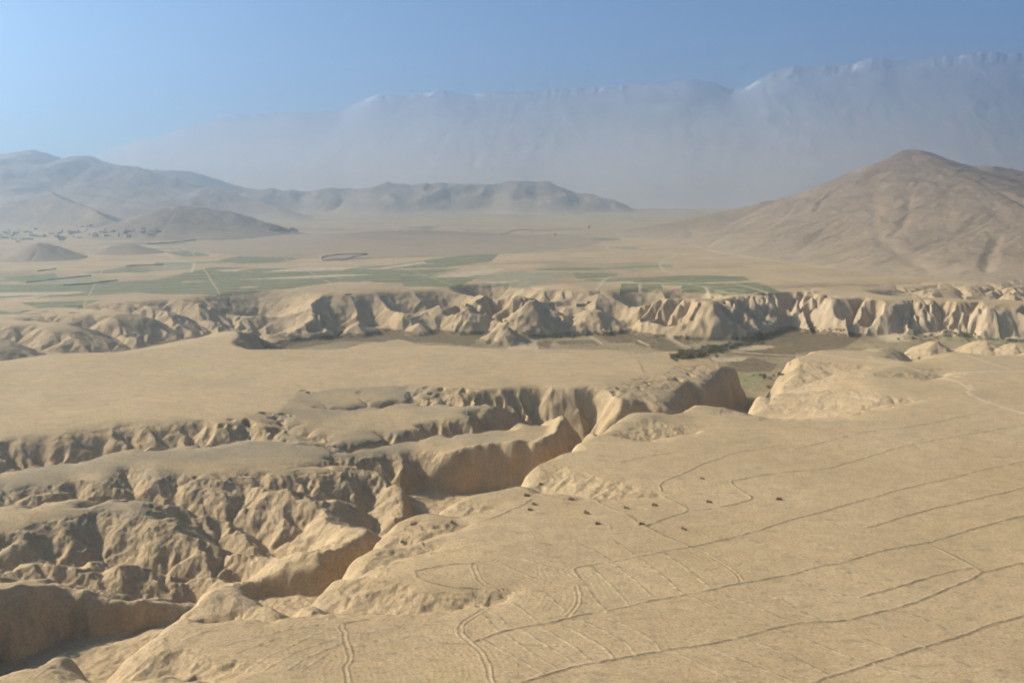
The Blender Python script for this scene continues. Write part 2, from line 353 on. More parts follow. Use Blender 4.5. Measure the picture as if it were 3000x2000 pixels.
# --- river valley cut
sdv = sd_poly(valley, 140)
steep = 0.85 + 0.6 * sst(340, 240, GX) * sst(180, 260, GX) * (GY > 1100) + 0.45 * sst(300, 360, GX) * (GY > 1100) + 0.7 * (GY < 1150)
rib2 = 4.5 * noise(GX, GY, 46, 50) + 2.6 * ridged(GX, GY, 34, 2, 51) + sst(-.3, .5, noise(GX, GY, 60, 58)) * 2.2 * ridged(GX, GY, 12, 2, 53)
xw = (GX + 34 * noise(GX, GY * .2, 110, 59) + 5 * noise(GX, GY * .2, 16, 60)) / 56
rib2 = rib2 + sst(300, 360, GX) * (GY > 1150) * 15 * (xw - np.floor(xw)) * (.6 + .5 * noise(GX, GY * 0 + 5, 90, 66))
zv = -43 + 0.25 * noise(GX, GY, 30, 55)
inv = softplus(-(sdv + rib2), 2.0)
lv = np.minimum(Z - steep * inv, Z)
foot = np.minimum(np.maximum(9 - (-(sdv + rib2) - 16) * 0.5, 0), 9) * 0.8 * (0.6 + 0.6 * noise(GX, GY, 40, 57))   # talus
Z = np.where(sdv < 14, np.minimum(Z, np.maximum(lv, np.minimum(zv + np.maximum(foot, 0), Z))), Z)
# --- free-standing mounds
def mound(u, v, z0, r, h, p=1.0, flat=0.0):
    x, y = up(u, v, z0); q = box(x, y, x, y, r * 1.6)
    d = np.hypot(WX[q] - x, (WY[q] - y) * 0.9)
    an = np.arctan2(WY[q] - y, WX[q] - x)
    rr = r * (1 + 0.10 * np.sin(3 * an + u) + 0.06 * np.sin(7 * an + v) + .16 * noise(WX[q], WY[q], r * .5, 63) + .04 * ridged(WX[q], WY[q], 6, 1, 64))
    m = z0 + np.minimum(h * np.clip(1.08 - d / rr, 0, 1.08) ** p - 0.05, h * (1 - flat))
    Z[q] = np.maximum(Z[q], np.where(d < rr * 1.07, m, -99))
mound(1475, 1000, -43, 31, 21, 1.15)
mound(1612, 965, -43, 44, 27, 1.0, .1); mound(1735, 965, -43, 44, 30, .9, .15); mound(1670, 945, -43, 52, 30, .8, .22)
mound(1870, 962, -43, 34, 24, 1.1); mound(1960, 955, -43, 30, 20, 1.0)
mound(2730, 1040, -36, 28, 16, 1.0, .05); mound(2880, 1045, -36, 36, 19, 1.0, .1); mound(2975, 1060, -38, 38, 22, .9, .1)
mound(1225, 975, -43, 26, 13, 1.1); mound(1050, 978, -43, 30, 15, 1.1)
Z = np.where(Z < T - 1.5, Z + 0.5 * noise(GX, GY, 7, 61) + 0.3 * noise(GX, GY, 3.2, 62), Z)
Z = Z.astype(np.float32); Zb = blur(Z, 1.2); kz = sst(8, 4, np.abs(sdc)); Z = (Z * (1 - kz) + Zb * kz).astype(np.float32)

def sample(A, X, Y):
    """bicubic lookup, flat extension outside"""
    fx = np.clip((X - RX0) / RES, 1, A.shape[1] - 3.001); fy = np.clip((Y - RY0) / RES, 1, A.shape[0] - 3.001)
    ix = fx.astype(np.int32); iy = fy.astype(np.int32); tx = (fx - ix).astype(np.float32); ty = (fy - iy).astype(np.float32)
    def wt(t): return ((-t ** 3 + 2 * t * t - t) / 2, (3 * t ** 3 - 5 * t * t + 2) / 2, (-3 * t ** 3 + 4 * t * t + t) / 2, (t ** 3 - t * t) / 2)
    wx_, wy_ = wt(tx), wt(ty); o = 0
    for j in range(4):
        r = 0
        for i in range(4): r = r + wx_[i] * A[iy + j - 1, ix + i - 1]
        o = o + wy_[j] * r
    return o

# ------------------------------------------------------------------ hills and mountains from their skylines
def ridge(X, Y, Zin, crest, slope_f, slope_b, p=1.5, wf=0.0, seed=5, rough=0.12, rs=120.0, ax=1.0):
    """crest: (u, v, depth) along the skyline"""
    C = [upd(u, v, D) for u, v, D in crest]
    zmax = max(c[2] for c in C); W = zmax / min(slope_f, slope_b) * 1.3
    xs = [c[0] for c in C]; ys = [c[1] for c in C]
    m = (X > min(xs) - W) & (X < max(xs) + W) & (Y > min(ys) - W) & (Y < max(ys) + W)
    if not m.any(): return Zin
    x = X[m]; y = Y[m]
    wx = x + wf * noise(x, y, rs * 2, seed) ; wy = y + wf * noise(x, y, rs * 2, seed + 1)
    best = np.full(x.shape, -1e3, np.float32)
    for a, b in zip(C[:-1], C[1:]):
        d, t = segd(wx * ax, wy, (a[0] * ax, a[1]), (b[0] * ax, b[1])); h = a[2] + (b[2] - a[2]) * t
        cy = a[1] + (b[1] - a[1]) * t
        sl = np.where(wy < cy, slope_f, slope_b)
        q = np.clip(1 - d * sl / np.maximum(h, 1), 0, 1)
        best = np.maximum(best, h * q ** p)
    n = ridged(x, y, rs, 4, seed + 2) * rough * best * np.clip(1.15 - best / zmax, 0.08, 1)
    Zo = Zin.copy(); Zo[m] = np.maximum(Zin[m], np.where(best > 0.2, best + n * sst(0, 12, best), -99)); return Zo

right_hill = [(1720, 694, 2920), (1850, 672, 2900), (2000, 648, 2880), (2150, 620, 2820), (2300, 587, 2760), (2450, 543, 2720), (2540, 508, 2700), (2590, 470, 2700), (2625, 446, 2700), (2665, 439, 2700), (2710, 449, 2690), (2770, 476, 2670), (2830, 490, 2650), (2900, 489, 2640), (3000, 498, 2620), (3200, 540, 2600), (3500, 640, 2600)]
left_a = [(-500, 520, 5000), (-200, 480, 5000), (0, 457, 5000), (60, 448, 5000), (95, 441, 5000), (130, 452, 5000), (165, 466, 4980), (210, 462, 4950), (270, 468, 4950), (330, 482, 4850), (420, 502, 4750), (520, 534, 4650), (600, 558, 4550), (700, 585, 4450), (800, 606, 4350)]
left_b = [(200, 500, 5800), (290, 492, 5800), (400, 496, 5800), (560, 505, 5800), (650, 528, 5800), (740, 556, 5800), (850, 582, 5800)]
mid = [(640, 598, 5400), (700, 573, 5400), (760, 562, 5400), (860, 566, 5420), (960, 556, 5450), (1000, 562, 5450), (1080, 545, 5480), (1130, 539, 5500), (1210, 546, 5500), (1290, 541, 5520), (1380, 548, 5520), (1450, 543, 5520), (1520, 531, 5530), (1600, 532, 5530), (1650, 550, 5530), (1720, 572, 5530), (1790, 592, 5500)]
small_a = [(380, 660, 3050), (450, 628, 3050), (490, 608, 3060), (530, 603, 3070), (600, 610, 3070), (680, 622, 3070), (760, 644, 3060), (850, 672, 3050)]
small_b = [(40, 742, 2030), (80, 722, 2040), (112, 711, 2050), (170, 722, 2060), (230, 742, 2070)]
small_c = [(290, 730, 2200), (340, 718, 2210), (400, 716, 2220), (450, 728, 2230), (500, 742, 2240)]
small_d = [(1020, 690, 2600), (1100, 678, 2650), (1250, 676, 2700), (1420, 684, 2700), (1560, 694, 2680)]
left_spur = [(130, 560, 3700), (230, 600, 3400), (320, 640, 3100), (380, 668, 3000)]
mount = [(-600, 560, 7600), (-200, 545, 7600), (100, 500, 7500), (300, 440, 7500), (440, 396, 7450), (560, 364, 7450), (640, 352, 7450), (700, 338, 7400), (780, 334, 7400), (860, 316, 7400), (900, 322, 7400), (1000, 321, 7400), (1060, 284, 7350), (1110, 272, 7350), (1180, 276, 7350), (1290, 260, 7350), (1400, 270, 7350), (1500, 264, 7350), (1600, 262, 7300), (1700, 253, 7300), (1800, 247, 7300), (1900, 243, 7300), (1970, 237, 7300), (2020, 228, 7300), (2070, 234, 7300), (2150, 258, 7300), (2200, 240, 7300), (2260, 207, 7300), (2320, 192, 7300), (2400, 192, 7300), (2480, 186, 7300), (2540, 176, 7300), (2580, 166, 7300), (2630, 174, 7300), (2700, 160, 7300), (2780, 160, 7300), (2850, 158, 7300), (2950, 152, 7300), (3050, 158, 7300), (3300, 190, 7300), (3800, 260, 7300)]

HILLG = []
def far_height(X, Y):
    z = (1.2 * noise(X, Y, 500, 71) + 2.0 * noise(X, Y, 1500, 72)) * sst(1500, 2200, np.hypot(X, Y))
    hid = np.zeros(X.shape, np.int8)
    for k, (cr, a, b, p, wf, rg, rs) in enumerate([(right_hill, .17, .3, 1.25, 22, .05, 150), (left_a, .2, .35, 1.3, 60, .12, 300), (left_b, .3, .35, 1.3, 60, .1, 300), (mid, .30, .35, 1.45, 60, .24, 230),
            (small_a, .22, .3, 1.2, 15, .08, 120), (small_b, .26, .3, 1.2, 10, .06, 80), (small_c, .2, .25, 1.2, 10, .06, 80), (small_d, .04, .05, 1.2, 10, .05, 80), (left_spur, .3, .3, 1.3, 20, .1, 120)]):
        z2 = ridge(X, Y, z, cr, a, b, p, wf, 80 + 7 * k, rg, rs, 2.3 if k == 0 else 1.3)
        hid = np.where(z2 > z + 0.5, k + 1, hid); z = z2
        if k == 0 and HILLG:
            fx = np.clip((X - HX0) / 4, 0, HG.shape[1] - 2); fy = np.clip((Y - HY0) / 4, 0, HG.shape[0] - 2); ix = fx.astype(np.int32); iy = fy.astype(np.int32); tx = fx - ix; ty = fy - iy
            g_ = (HG[iy, ix] * (1 - tx) + HG[iy, ix + 1] * tx) * (1 - ty) + (HG[iy + 1, ix] * (1 - tx) + HG[iy + 1, ix + 1] * tx) * ty
            z = z - np.minimum(g_.astype(np.float32), np.maximum(z - .5, 0))
    return z, hid

def hill_hit(u, v):
    x = (u - 1500) / F; y = (1000 - v) / F; t = np.arange(1400, 3600, 4.0)
    Xh = x * t; Yh = (math.cos(PITCH) + y * math.sin(PITCH)) * t; zh = CH + (-math.sin(PITCH) + y * math.cos(PITCH)) * t
    b = zh < far_height(Xh.astype(np.float32), Yh.astype(np.float32))[0]; k = np.argmax(b) if b.any() else len(t) - 1
    return float(Xh[k]), float(Yh[k])
_lines = [([(2575, 560), (2562, 600), (2558, 650), (2562, 700), (2590, 728), (2640, 745), (2700, 778), (2730, 800)], 3.6, 24), ([(2745, 520), (2775, 570), (2780, 640), (2760, 700), (2790, 740), (2820, 765)], 1.5, 18),
 ([(2830, 560), (2900, 610), (2950, 650), (3010, 690)], 2.5, 22), ([(2470, 545), (2420, 580), (2380, 620)], 6, 16), ([(2330, 600), (2280, 650), (2200, 690)], 4, 18), ([(2650, 560), (2660, 610), (2640, 660), (2600, 700)], 4, 16), ([(2450, 640), (2400, 690), (2330, 740)], 4, 22), ([(2900, 700), (2880, 750), (2900, 790)], 6, 18), ([(2180, 660), (2080, 710), (1980, 750)], 3, 22)]
_h = [([hill_hit(*p) for p in L], dep, wd) for L, dep, wd in _lines]
for P_, dep, wd in list(_h):
    n_ = len(P_); _h[_h.index((P_, dep, wd))] = (smooth_pts([(x + rng.normal(0, 6), y + rng.normal(0, 6), .25 + .75 * math.sin(math.pi * (i + .6) / (n_ + .2))) for i, (x, y) in enumerate(P_)], 2), dep, wd * .6)
# many fine drainage lines running down the fall of the slope
sx_ = rng.uniform(150, 1900, 260).astype(np.float32); sy_ = rng.uniform(1650, 2720, 260).astype(np.float32); path = [[(float(x), float(y))] for x, y in zip(sx_, sy_)]
for _ in range(30):
    z0_ = far_height(sx_, sy_)[0]; gx_ = (far_height(sx_ + 12, sy_)[0] - far_height(sx_ - 12, sy_)[0]); gy_ = (far_height(sx_, sy_ + 12)[0] - far_height(sx_, sy_ - 12)[0]); g_ = np.hypot(gx_, gy_) + 1e-4
    sx_ = (sx_ - 14 * gx_ / g_ + rng.normal(0, 1.5, 260)).astype(np.float32); sy_ = (sy_ - 14 * gy_ / g_ + rng.normal(0, 1.5, 260)).astype(np.float32)
    for k in range(260):
        if z0_[k] > 9: path[k].append((float(sx_[k]), float(sy_[k])))
_h += [([(x, y, min(1, .2 + i / 9)) for i, (x, y) in enumerate(p)], rng.uniform(.8, 2.4), rng.uniform(4, 8)) for p in path if len(p) > 5]
HX0, HY0 = -100.0, 1400.0; HG = np.zeros((500, 600), np.float32); hgx, hgy = np.meshgrid(HX0 + 4 * np.arange(600, dtype=np.float32), HY0 + 4 * np.arange(500, dtype=np.float32))
hwx = hgx + 5 * noise(hgx, hgy, 40, 310); hwy = hgy + 5 * noise(hgx, hgy, 40, 311)
for pts, dep, wd in _h:
    for a, b in zip(pts[:-1], pts[1:]):
        R_ = 3 * wd; c0 = int(max(0, (min(a[0], b[0]) - R_ - 8 - HX0) / 4)); c1 = int(min(600, (max(a[0], b[0]) + R_ + 8 - HX0) / 4 + 1)); r0 = int(max(0, (min(a[1], b[1]) - R_ - 8 - HY0) / 4)); r1 = int(min(500, (max(a[1], b[1]) + R_ + 8 - HY0) / 4 + 1))
        if c1 <= c0 or r1 <= r0: continue
        q = (slice(r0, r1), slice(c0, c1)); d, t = segd(hwx[q], hwy[q], a, b); HG[q] = np.maximum(HG[q], dep * (a[2] + (b[2] - a[2]) * t) * np.exp(-(d / wd) ** 2))
HILLG.append(1)
# ------------------------------------------------------------------ field banks on the near plateau (photo pixels on level 0)
major = [
 [(1890, 1540), (1860, 1541), (1780, 1551), (1700, 1570), (1600, 1590), (1500, 1618), (1460, 1631), (1440, 1644), (1420, 1648), (1392, 1645), (1383, 1655), (1398, 1680), (1412, 1700), (1440, 1711), (1476, 1714), (1473, 1744), (1430, 1762), (1400, 1788), (1360, 1814), (1347, 1832), (1350, 1862), (1378, 1884), (1405, 1910), (1430, 1950), (1448, 2010), (1455, 2060)],
 [(1384, 1878), (1430, 1860), (1460, 1849), (1520, 1838), (1600, 1825), (1690, 1803), (1790, 1785), (1900, 1760), (2000, 1743), (2080, 1728), (2160, 1712), (2290, 1688), (2330, 1682), (2380, 1665), (2470, 1650), (2520, 1635), (2580, 1615), (2640, 1603), (2710, 1592), (2770, 1576), (2850, 1550), (3000, 1512), (3150, 1478)],
 [(2022, 1601), (2050, 1612), (2100, 1642), (2150, 1676), (2172, 1697), (2166, 1710)],
 [(1530, 2000), (1640, 1965), (1740, 1945), (1850, 1925), (1960, 1905), (2070, 1890), (2180, 1865), (2280, 1835), (2370, 1820), (2470, 1818), (2560, 1795), (2680, 1770), (2750, 1735), (2830, 1705), (2880, 1675)],
 [(2380, 2000), (2450, 1975), (2560, 1940), (2640, 1915), (2720, 1890), (2800, 1865), (2880, 1838), (3000, 1800)],
 [(1000, 1825), (1010, 1870), (1024, 1900), (1031, 1930), (1006, 1955), (1018, 1985), (1030, 2040)],
 [(1690, 1715), (1701, 1742), (1692, 1770), (1664, 1806)],
]
medium = [
 [(1929, 1444), (1940, 1430), (1928, 1418), (1945, 1405), (2000, 1387), (2050, 1363), (2110, 1340), (2170, 1322), (2285, 1305)],
 [(1929, 1444), (1970, 1466), (2000, 1480), (2015, 1492), (2010, 1500), (1985, 1507), (1920, 1528), (1890, 1540)],
 [(2022, 1601), (2080, 1588), (2200, 1560), (2290, 1530), (2370, 1510), (2480, 1480), (2600, 1445), (2700, 1420), (2800, 1400), (2900, 1375), (3000, 1353), (3150, 1320)],
 [(2022, 1601), (1900, 1622), (1860, 1628), (1790, 1643), (1730, 1652), (1680, 1661), (1682, 1672), (1700, 1690)],
 [(2140, 1408), (2150, 1405), (2280, 1385), (2380, 1376), (2450, 1370), (2480, 1355), (2560, 1335), (2620, 1315), (2680, 1302), (2780, 1285), (2920, 1258), (3000, 1245)],
 [(2140, 1408), (2150, 1425), (2190, 1445), (2207, 1457), (2180, 1468), (2100, 1485), (2015, 1498)],
 [(2330, 1315), (2400, 1300), (2500, 1272), (2600, 1258), (2700, 1245), (2770, 1232), (2860, 1210)],
 [(2540, 1547), (2600, 1530), (2700, 1500), (2800, 1475), (2900, 1455), (3000, 1430), (3100, 1408)],
 [(2880, 1675), (2900, 1673), (3000, 1650), (3100, 1630)], [(2715, 1591), (2760, 1612), (2800, 1632), (2880, 1675)],
 [(2520, 1748), (2600, 1728), (2700, 1700), (2780, 1675), (2850, 1663)],
 [(1890, 1540), (1930, 1560), (1975, 1580), (2022, 1601)], [(1890, 1540), (1850, 1515), (1820, 1500), (1770, 1480), (1752, 1462), (1745, 1448)],
 [(1000, 1825), (1012, 1818), (1045, 1812), (1080, 1806)], [(1230, 1567), (1330, 1535), (1450, 1512), (1500, 1485), (1530, 1476), (1560, 1458)], [(1230, 1567), (1262, 1610)],
 [(1820, 1355), (1900, 1337), (2000, 1325)], [(2120, 1188), (2106, 1210), (2116, 1216)], [(2280, 1212), (2235, 1222), (2220, 1230)],
 [(1215, 1665), (1300, 1650), (1385, 1648)], [(1215, 1665), (1225, 1690), (1300, 1710), (1400, 1713)],
]
minor = [[(1410, 1870), (1480, 1912), (1590, 1975)], [(1480, 1857), (1560, 1915), (1630, 1962)], [(1530, 1845), (1610, 1895), (1690, 1950)], [(1585, 1838), (1670, 1885), (1738, 1944)],
 [(1640, 1825), (1740, 1880), (1790, 1912), (1797, 1933)], [(1700, 1815), (1790, 1858), (1850, 1895), (1865, 1925)], [(1780, 1805), (1860, 1845), (1920, 1880), (1935, 1910)], [(1410, 1795), (1455, 1847)], [(1430, 1780), (1505, 1842)],
 [(1490, 1750), (1540, 1790), (1585, 1828)], [(1600, 1735), (1655, 1785)], [(1700, 1690), (1725, 1720), (1745, 1755), (1780, 1792)], [(1733, 1655), (1780, 1700), (1842, 1775)], [(1790, 1642), (1860, 1700), (1920, 1755)],
 [(1700, 1592), (1760, 1620), (1792, 1642)], [(1800, 1580), (1870, 1632), (1950, 1690), (1996, 1740)], [(1940, 1615), (2040, 1685), (2078, 1725)], [(2020, 1745), (2120, 1790), (2210, 1818), (2290, 1835)],
 [(2090, 1730), (2210, 1775), (2310, 1820)], [(2180, 1718), (2300, 1762), (2400, 1816)], [(1960, 1905), (2060, 1955), (2170, 2010)], [(2060, 1890), (2170, 1935), (2260, 1972), (2330, 2005)], [(2190, 1870), (2350, 1935), (2430, 1978)],
 [(2265, 1845), (2400, 1885), (2535, 1946)], [(2390, 1828), (2540, 1870), (2640, 1918)], [(2520, 1815), (2620, 1842), (2712, 1898)], [(2640, 1790), (2720, 1815), (2800, 1862)], [(2600, 1700), (2680, 1725), (2745, 1738)],
 [(2500, 1742), (2600, 1760), (2685, 1768)], [(2780, 1730), (2880, 1770), (3000, 1800)], [(2700, 1905), (2850, 1950), (3000, 2005)], [(2560, 1945), (2700, 1985)], [(2340, 1580), (2480, 1618), (2560, 1640)], [(2380, 1510), (2440, 1535), (2475, 1550)],
 [(715, 1955), (830, 1900), (960, 1838)], [(760, 1965), (880, 1905), (1000, 1858)], [(830, 1965), (920, 1915), (1010, 1880)], [(540, 1850), (680, 1815), (800, 1812)], [(530, 1870), (640, 1835), (760, 1828)], [(880, 1965), (960, 1915)],
 [(660, 1890), (780, 1855), (930, 1826)], [(700, 1910), (800, 1872), (900, 1845)], [(1030, 1890), (1150, 1868), (1250, 1862), (1370, 1862)], [(1030, 1938), (1150, 1912), (1280, 1885), (1375, 1885)], [(1012, 1862), (1120, 1840), (1250, 1822), (1350, 1822)], [(1450, 1640), (1560, 1690), (1690, 1720)],
 [(1520, 1628), (1620, 1660), (1690, 1690)], [(1780, 1448), (1830, 1480), (1860, 1500)], [(1800, 1450), (1840, 1470), (1925, 1500)], [(1740, 1520), (1780, 1530), (1790, 1545)], [(2140, 1560), (2300, 1620), (2420, 1655)], [(2250, 1340), (2400, 1350)],
 [(2420, 1660), (2560, 1700)], [(2300, 1690), (2420, 1735), (2520, 1748)], [(100, 1985), (170, 1920)]]

NX0, NX1, NY0, NY1, NR = -150.0, 470.0, 240.0, 820.0, 0.5
nxa = np.arange(NX0, NX1, NR, dtype=np.float32); nya = np.arange(NY0, NY1, NR, dtype=np.float32); NGX, NGY = np.meshgrid(nxa, nya)
medium = medium + [major[1], major[3], major[4]]; major = [major[0], major[2], major[5], major[6]]
def near_dist(lines, R):
    D = np.full(NGX.shape, R, np.float32)
    jx = NGX + 0.35 * noise(NGX, NGY, 4, 91) + 0.7 * noise(NGX, NGY, 17, 92); jy = NGY + 0.35 * noise(NGX, NGY, 4, 93) + 0.7 * noise(NGX, NGY, 17, 94)
    for L in lines:
        P = smooth_pts(px2(L), 2)
        for a, b in zip(P[:-1], P[1:]):
            c0 = int(max(0, (min(a[0], b[0]) - R - NX0) / NR)); c1 = int(min(len(nxa), (max(a[0], b[0]) + R - NX0) / NR + 1))
            r0 = int(max(0, (min(a[1], b[1]) - R - NY0) / NR)); r1 = int(min(len(nya), (max(a[1], b[1]) + R - NY0) / NR + 1))
            if c1 <= c0 or r1 <= r0: continue
            q = (slice(r0, r1), slice(c0, c1)); d, _ = segd(jx[q], jy[q], a, b); D[q] = np.minimum(D[q], d)
    return D
DMAJ, DMED, DMIN = near_dist(major, 40), near_dist(medium, 40), near_dist(minor, 12)
def nsample(A, X, Y, far):
    m = (X > NX0 + 1) & (X < NX1 - 2) & (Y > NY0 + 1) & (Y < NY1 - 2)
    fx = np.clip((X - NX0) / NR, 0, A.shape[1] - 1.01); fy = np.clip((Y - NY0) / NR, 0, A.shape[0] - 1.01)
    ix = fx.astype(np.int32); iy = fy.astype(np.int32); tx = fx - ix; ty = fy - iy
    v = (A[iy, ix] * (1 - tx) + A[iy, ix + 1] * tx) * (1 - ty) + (A[iy + 1, ix] * (1 - tx) + A[iy + 1, ix + 1] * tx) * ty
    return np.where(m, v, far).astype(np.float32)

# ------------------------------------------------------------------ painted land use: polygons in photo pixels on a level
SAND = (0.43, 0.31, 0.175)
green = [
 [(2000, 806), (2100, 806), (2180, 811), (2200, 821), (2160, 825), (2000, 828), (1870, 829), (1815, 817)],
 [(2000, 831), (2215, 827), (2245, 836), (2290, 855), (2240, 860), (2010, 864), (1995, 845)], [(1680, 798), (1760, 799), (1815, 803), (1800, 814), (1690, 816)],
 [(1700, 824), (1730, 817), (1762, 818), (1758, 826)], [(1770, 818), (1820, 817), (1815, 826), (1768, 826)], [(1820, 832), (1872, 831), (1870, 848), (1815, 850)], [(1875, 832), (1935, 832), (1942, 843), (1876, 846)],
 [(-200, 838), (180, 833), (430, 822), (470, 818), (560, 796), (620, 782), (800, 786), (1000, 785), (1180, 790), (1360, 786), (1250, 805), (1290, 812), (1400, 814), (1350, 835), (1300, 840), (1182, 838), (1180, 828), (1000, 825), (850, 845), (640, 860), (480, 862), (400, 855), (200, 868), (-200, 885)],
 [(1080, 784), (1250, 760), (1430, 737), (1460, 745), (1440, 765), (1300, 783), (1150, 787)], [(640, 762), (720, 745), (900, 752), (820, 768), (700, 772)], [(-200, 912), (100, 906), (60, 920), (-200, 928)],
 [(60, 886), (300, 877), (240, 895), (110, 902)], [(940, 752), (1120, 745), (1080, 757), (1000, 762)], [(240, 800), (380, 780), (440, 788), (330, 800)], [(1170, 665), (1300, 662), (1260, 672)], [(0, 812), (160, 800), (170, 812), (60, 826)],
 [(480, 735), (560, 730), (620, 748), (540, 752)], [(620, 700), (760, 690), (860, 698), (700, 712)], [(380, 778), (450, 790), (430, 800), (350, 796)]]
strips = [[(690, 818), (850, 811), (1000, 803), (1100, 804), (860, 817)], [(760, 796), (900, 783), (1050, 782), (1000, 792)], [(1260, 812), (1340, 796), (1480, 786), (1440, 800), (1360, 812)], [(-100, 860), (260, 853), (200, 862), (-100, 872)],
 [(620, 792), (740, 785), (690, 796)], [(1370, 828), (1530, 822), (1480, 828)], [(1080, 789), (1240, 764), (1250, 770), (1120, 788)], [(0, 875), (150, 864), (60, 880)]]
olive = [[(1360, 815), (1500, 795), (1700, 799), (1640, 815), (1560, 836), (1480, 840), (1380, 835), (1440, 822)], [(1870, 848), (1940, 843), (1950, 852), (1880, 856)], [(60, 826), (240, 806), (350, 820), (190, 836)], [(380, 790), (460, 775), (570, 773), (560, 788), (430, 798)],
 [(900, 690), (1100, 678), (1300, 690), (1240, 705), (1000, 706)], [(1500, 700), (1700, 690), (1750, 705), (1600, 716)], [(1180, 732), (1260, 722), (1220, 736)]]
plough = [[(600, 1012), (900, 980), (1130, 958), (1440, 946), (1475, 955), (1430, 998), (1370, 1012), (1300, 1004), (1080, 1000), (1000, 1000), (860, 1024), (640, 1024)],
 [(1740, 983), (1885, 966), (1915, 970), (2005, 1025), (1960, 1032), (1850, 1004), (1790, 1004)], [(1950, 956), (2020, 962), (2075, 988), (2040, 1006), (1970, 972)], [(1895, 958), (1945, 958), (2035, 1006), (2010, 1010)],
 [(1555, 1000), (1620, 998), (1610, 1020), (1575, 1012)], [(1625, 1000), (1730, 995), (1760, 1004), (1640, 1010)], [(2230, 992), (2300, 966), (2400, 960), (2530, 985), (2470, 1020), (2340, 1032), (2180, 1032), (2190, 1008)], [(2130, 1052), (2200, 1046), (2280, 1066), (2260, 1088), (2140, 1090)], [(2120, 1036), (2330, 1026), (2330, 1046), (2220, 1044)]]
palef = [[(2150, 1026), (2210, 1010), (2280, 1014), (2230, 1024)], [(2080, 1048), (2200, 1046), (2170, 1058), (2090, 1060)], [(2550, 982), (2640, 985), (2670, 1000), (2600, 1002)], [(2800, 962), (3100, 950), (3400, 950), (3400, 985), (2980, 990), (2820, 975)],
 [(1570, 1000), (1510, 1000), (1470, 1030), (1580, 1030)]]
crop = [[(2160, 1096), (2215, 1090), (2235, 1108), (2232, 1134), (2185, 1138), (2165, 1120)], [(2750, 985), (2990, 1000), (3200, 1010), (3200, 1022), (2980, 1014), (2760, 996)]]

def poly_mask(X, Y, polys, z, jit=0.0):
    r = np.zeros(X.shape, bool)
    for p in polys:
        P = px2(p, z); xs = [q[0] for q in P]; ys = [q[1] for q in P]
        m = (X > min(xs)) & (X < max(xs)) & (Y > min(ys)) & (Y < max(ys))
        if m.any(): r[m] |= inside(X[m], Y[m], P)
    return r
def line_mask(X, Y, L, z, R):
    """distance to polylines, up to R"""
    D = np.full(X.shape, R, np.float32)
    for l in L:
        P = smooth_pts(px2(l, z), 1)
        for a, b in zip(P[:-1], P[1:]):
            m = (X > min(a[0], b[0]) - R) & (X < max(a[0], b[0]) + R) & (Y > min(a[1], b[1]) - R) & (Y < max(a[1], b[1]) + R)
            if m.any():
                d, _ = segd(X[m], Y[m], a, b); D[m] = np.minimum(D[m], d)
    return D
tracks0 = [[(2000, 799), (2100, 803), (2250, 810), (2330, 818), (2400, 821), (2560, 815), (2700, 806), (2800, 803), (3000, 800)], [(1640, 700), (1665, 712), (1672, 718), (1770, 717), (1782, 722), (1775, 730), (1830, 733), (1960, 738), (1985, 746), (1940, 762), (1932, 775), (1940, 786), (1955, 798), (2000, 799)],
 [(1745, 852), (1770, 820), (1792, 808), (1900, 800), (2000, 799)], [(1750, 852), (1800, 870), (1840, 882)], [(2000, 832), (2140, 828), (2215, 827)], [(2060, 838), (2090, 858)], [(2140, 828), (2200, 842), (2250, 858)], [(2020, 834), (2110, 842), (2180, 852)],
 [(1875, 832), (1876, 850)], [(570, 770), (560, 800)], [(470, 735), (540, 772), (700, 778), (960, 780), (1100, 788)]]
tracks1 = [[(2400, 1036), (2500, 1050), (2600, 1062), (2680, 1076), (2760, 1098), (2800, 1112), (2845, 1140), (2830, 1150), (2900, 1180), (3000, 1210), (3100, 1240)], [(2545, 1044), (2555, 1052), (2640, 1062)], [(2680, 1078), (2800, 1086), (3050, 1088)], [(2840, 1125), (2850, 1140)], [(2960, 1082), (2860, 1050), (2830, 1040)],
 [(2500, 1146), (2560, 1156), (2580, 1168)]]
tracks2 = [[(1882, 957), (1960, 990), (2010, 1016), (2040, 1022)], [(1725, 985), (1745, 995), (1765, 1008)], [(2150, 1029), (2230, 1037), (2340, 1042)], [(1500, 962), (1520, 985), (1570, 1000)], [(1210, 960), (1225, 985)], [(1870, 997), (1900, 1012)]]
river = [[(2020, 1042), (2075, 1036), (2110, 1022), (2165, 1006), (2195, 992), (2240, 978), (2320, 966), (2420, 962)], [(2420, 962), (2600, 968), (2760, 974), (3000, 978), (3400, 990)]]

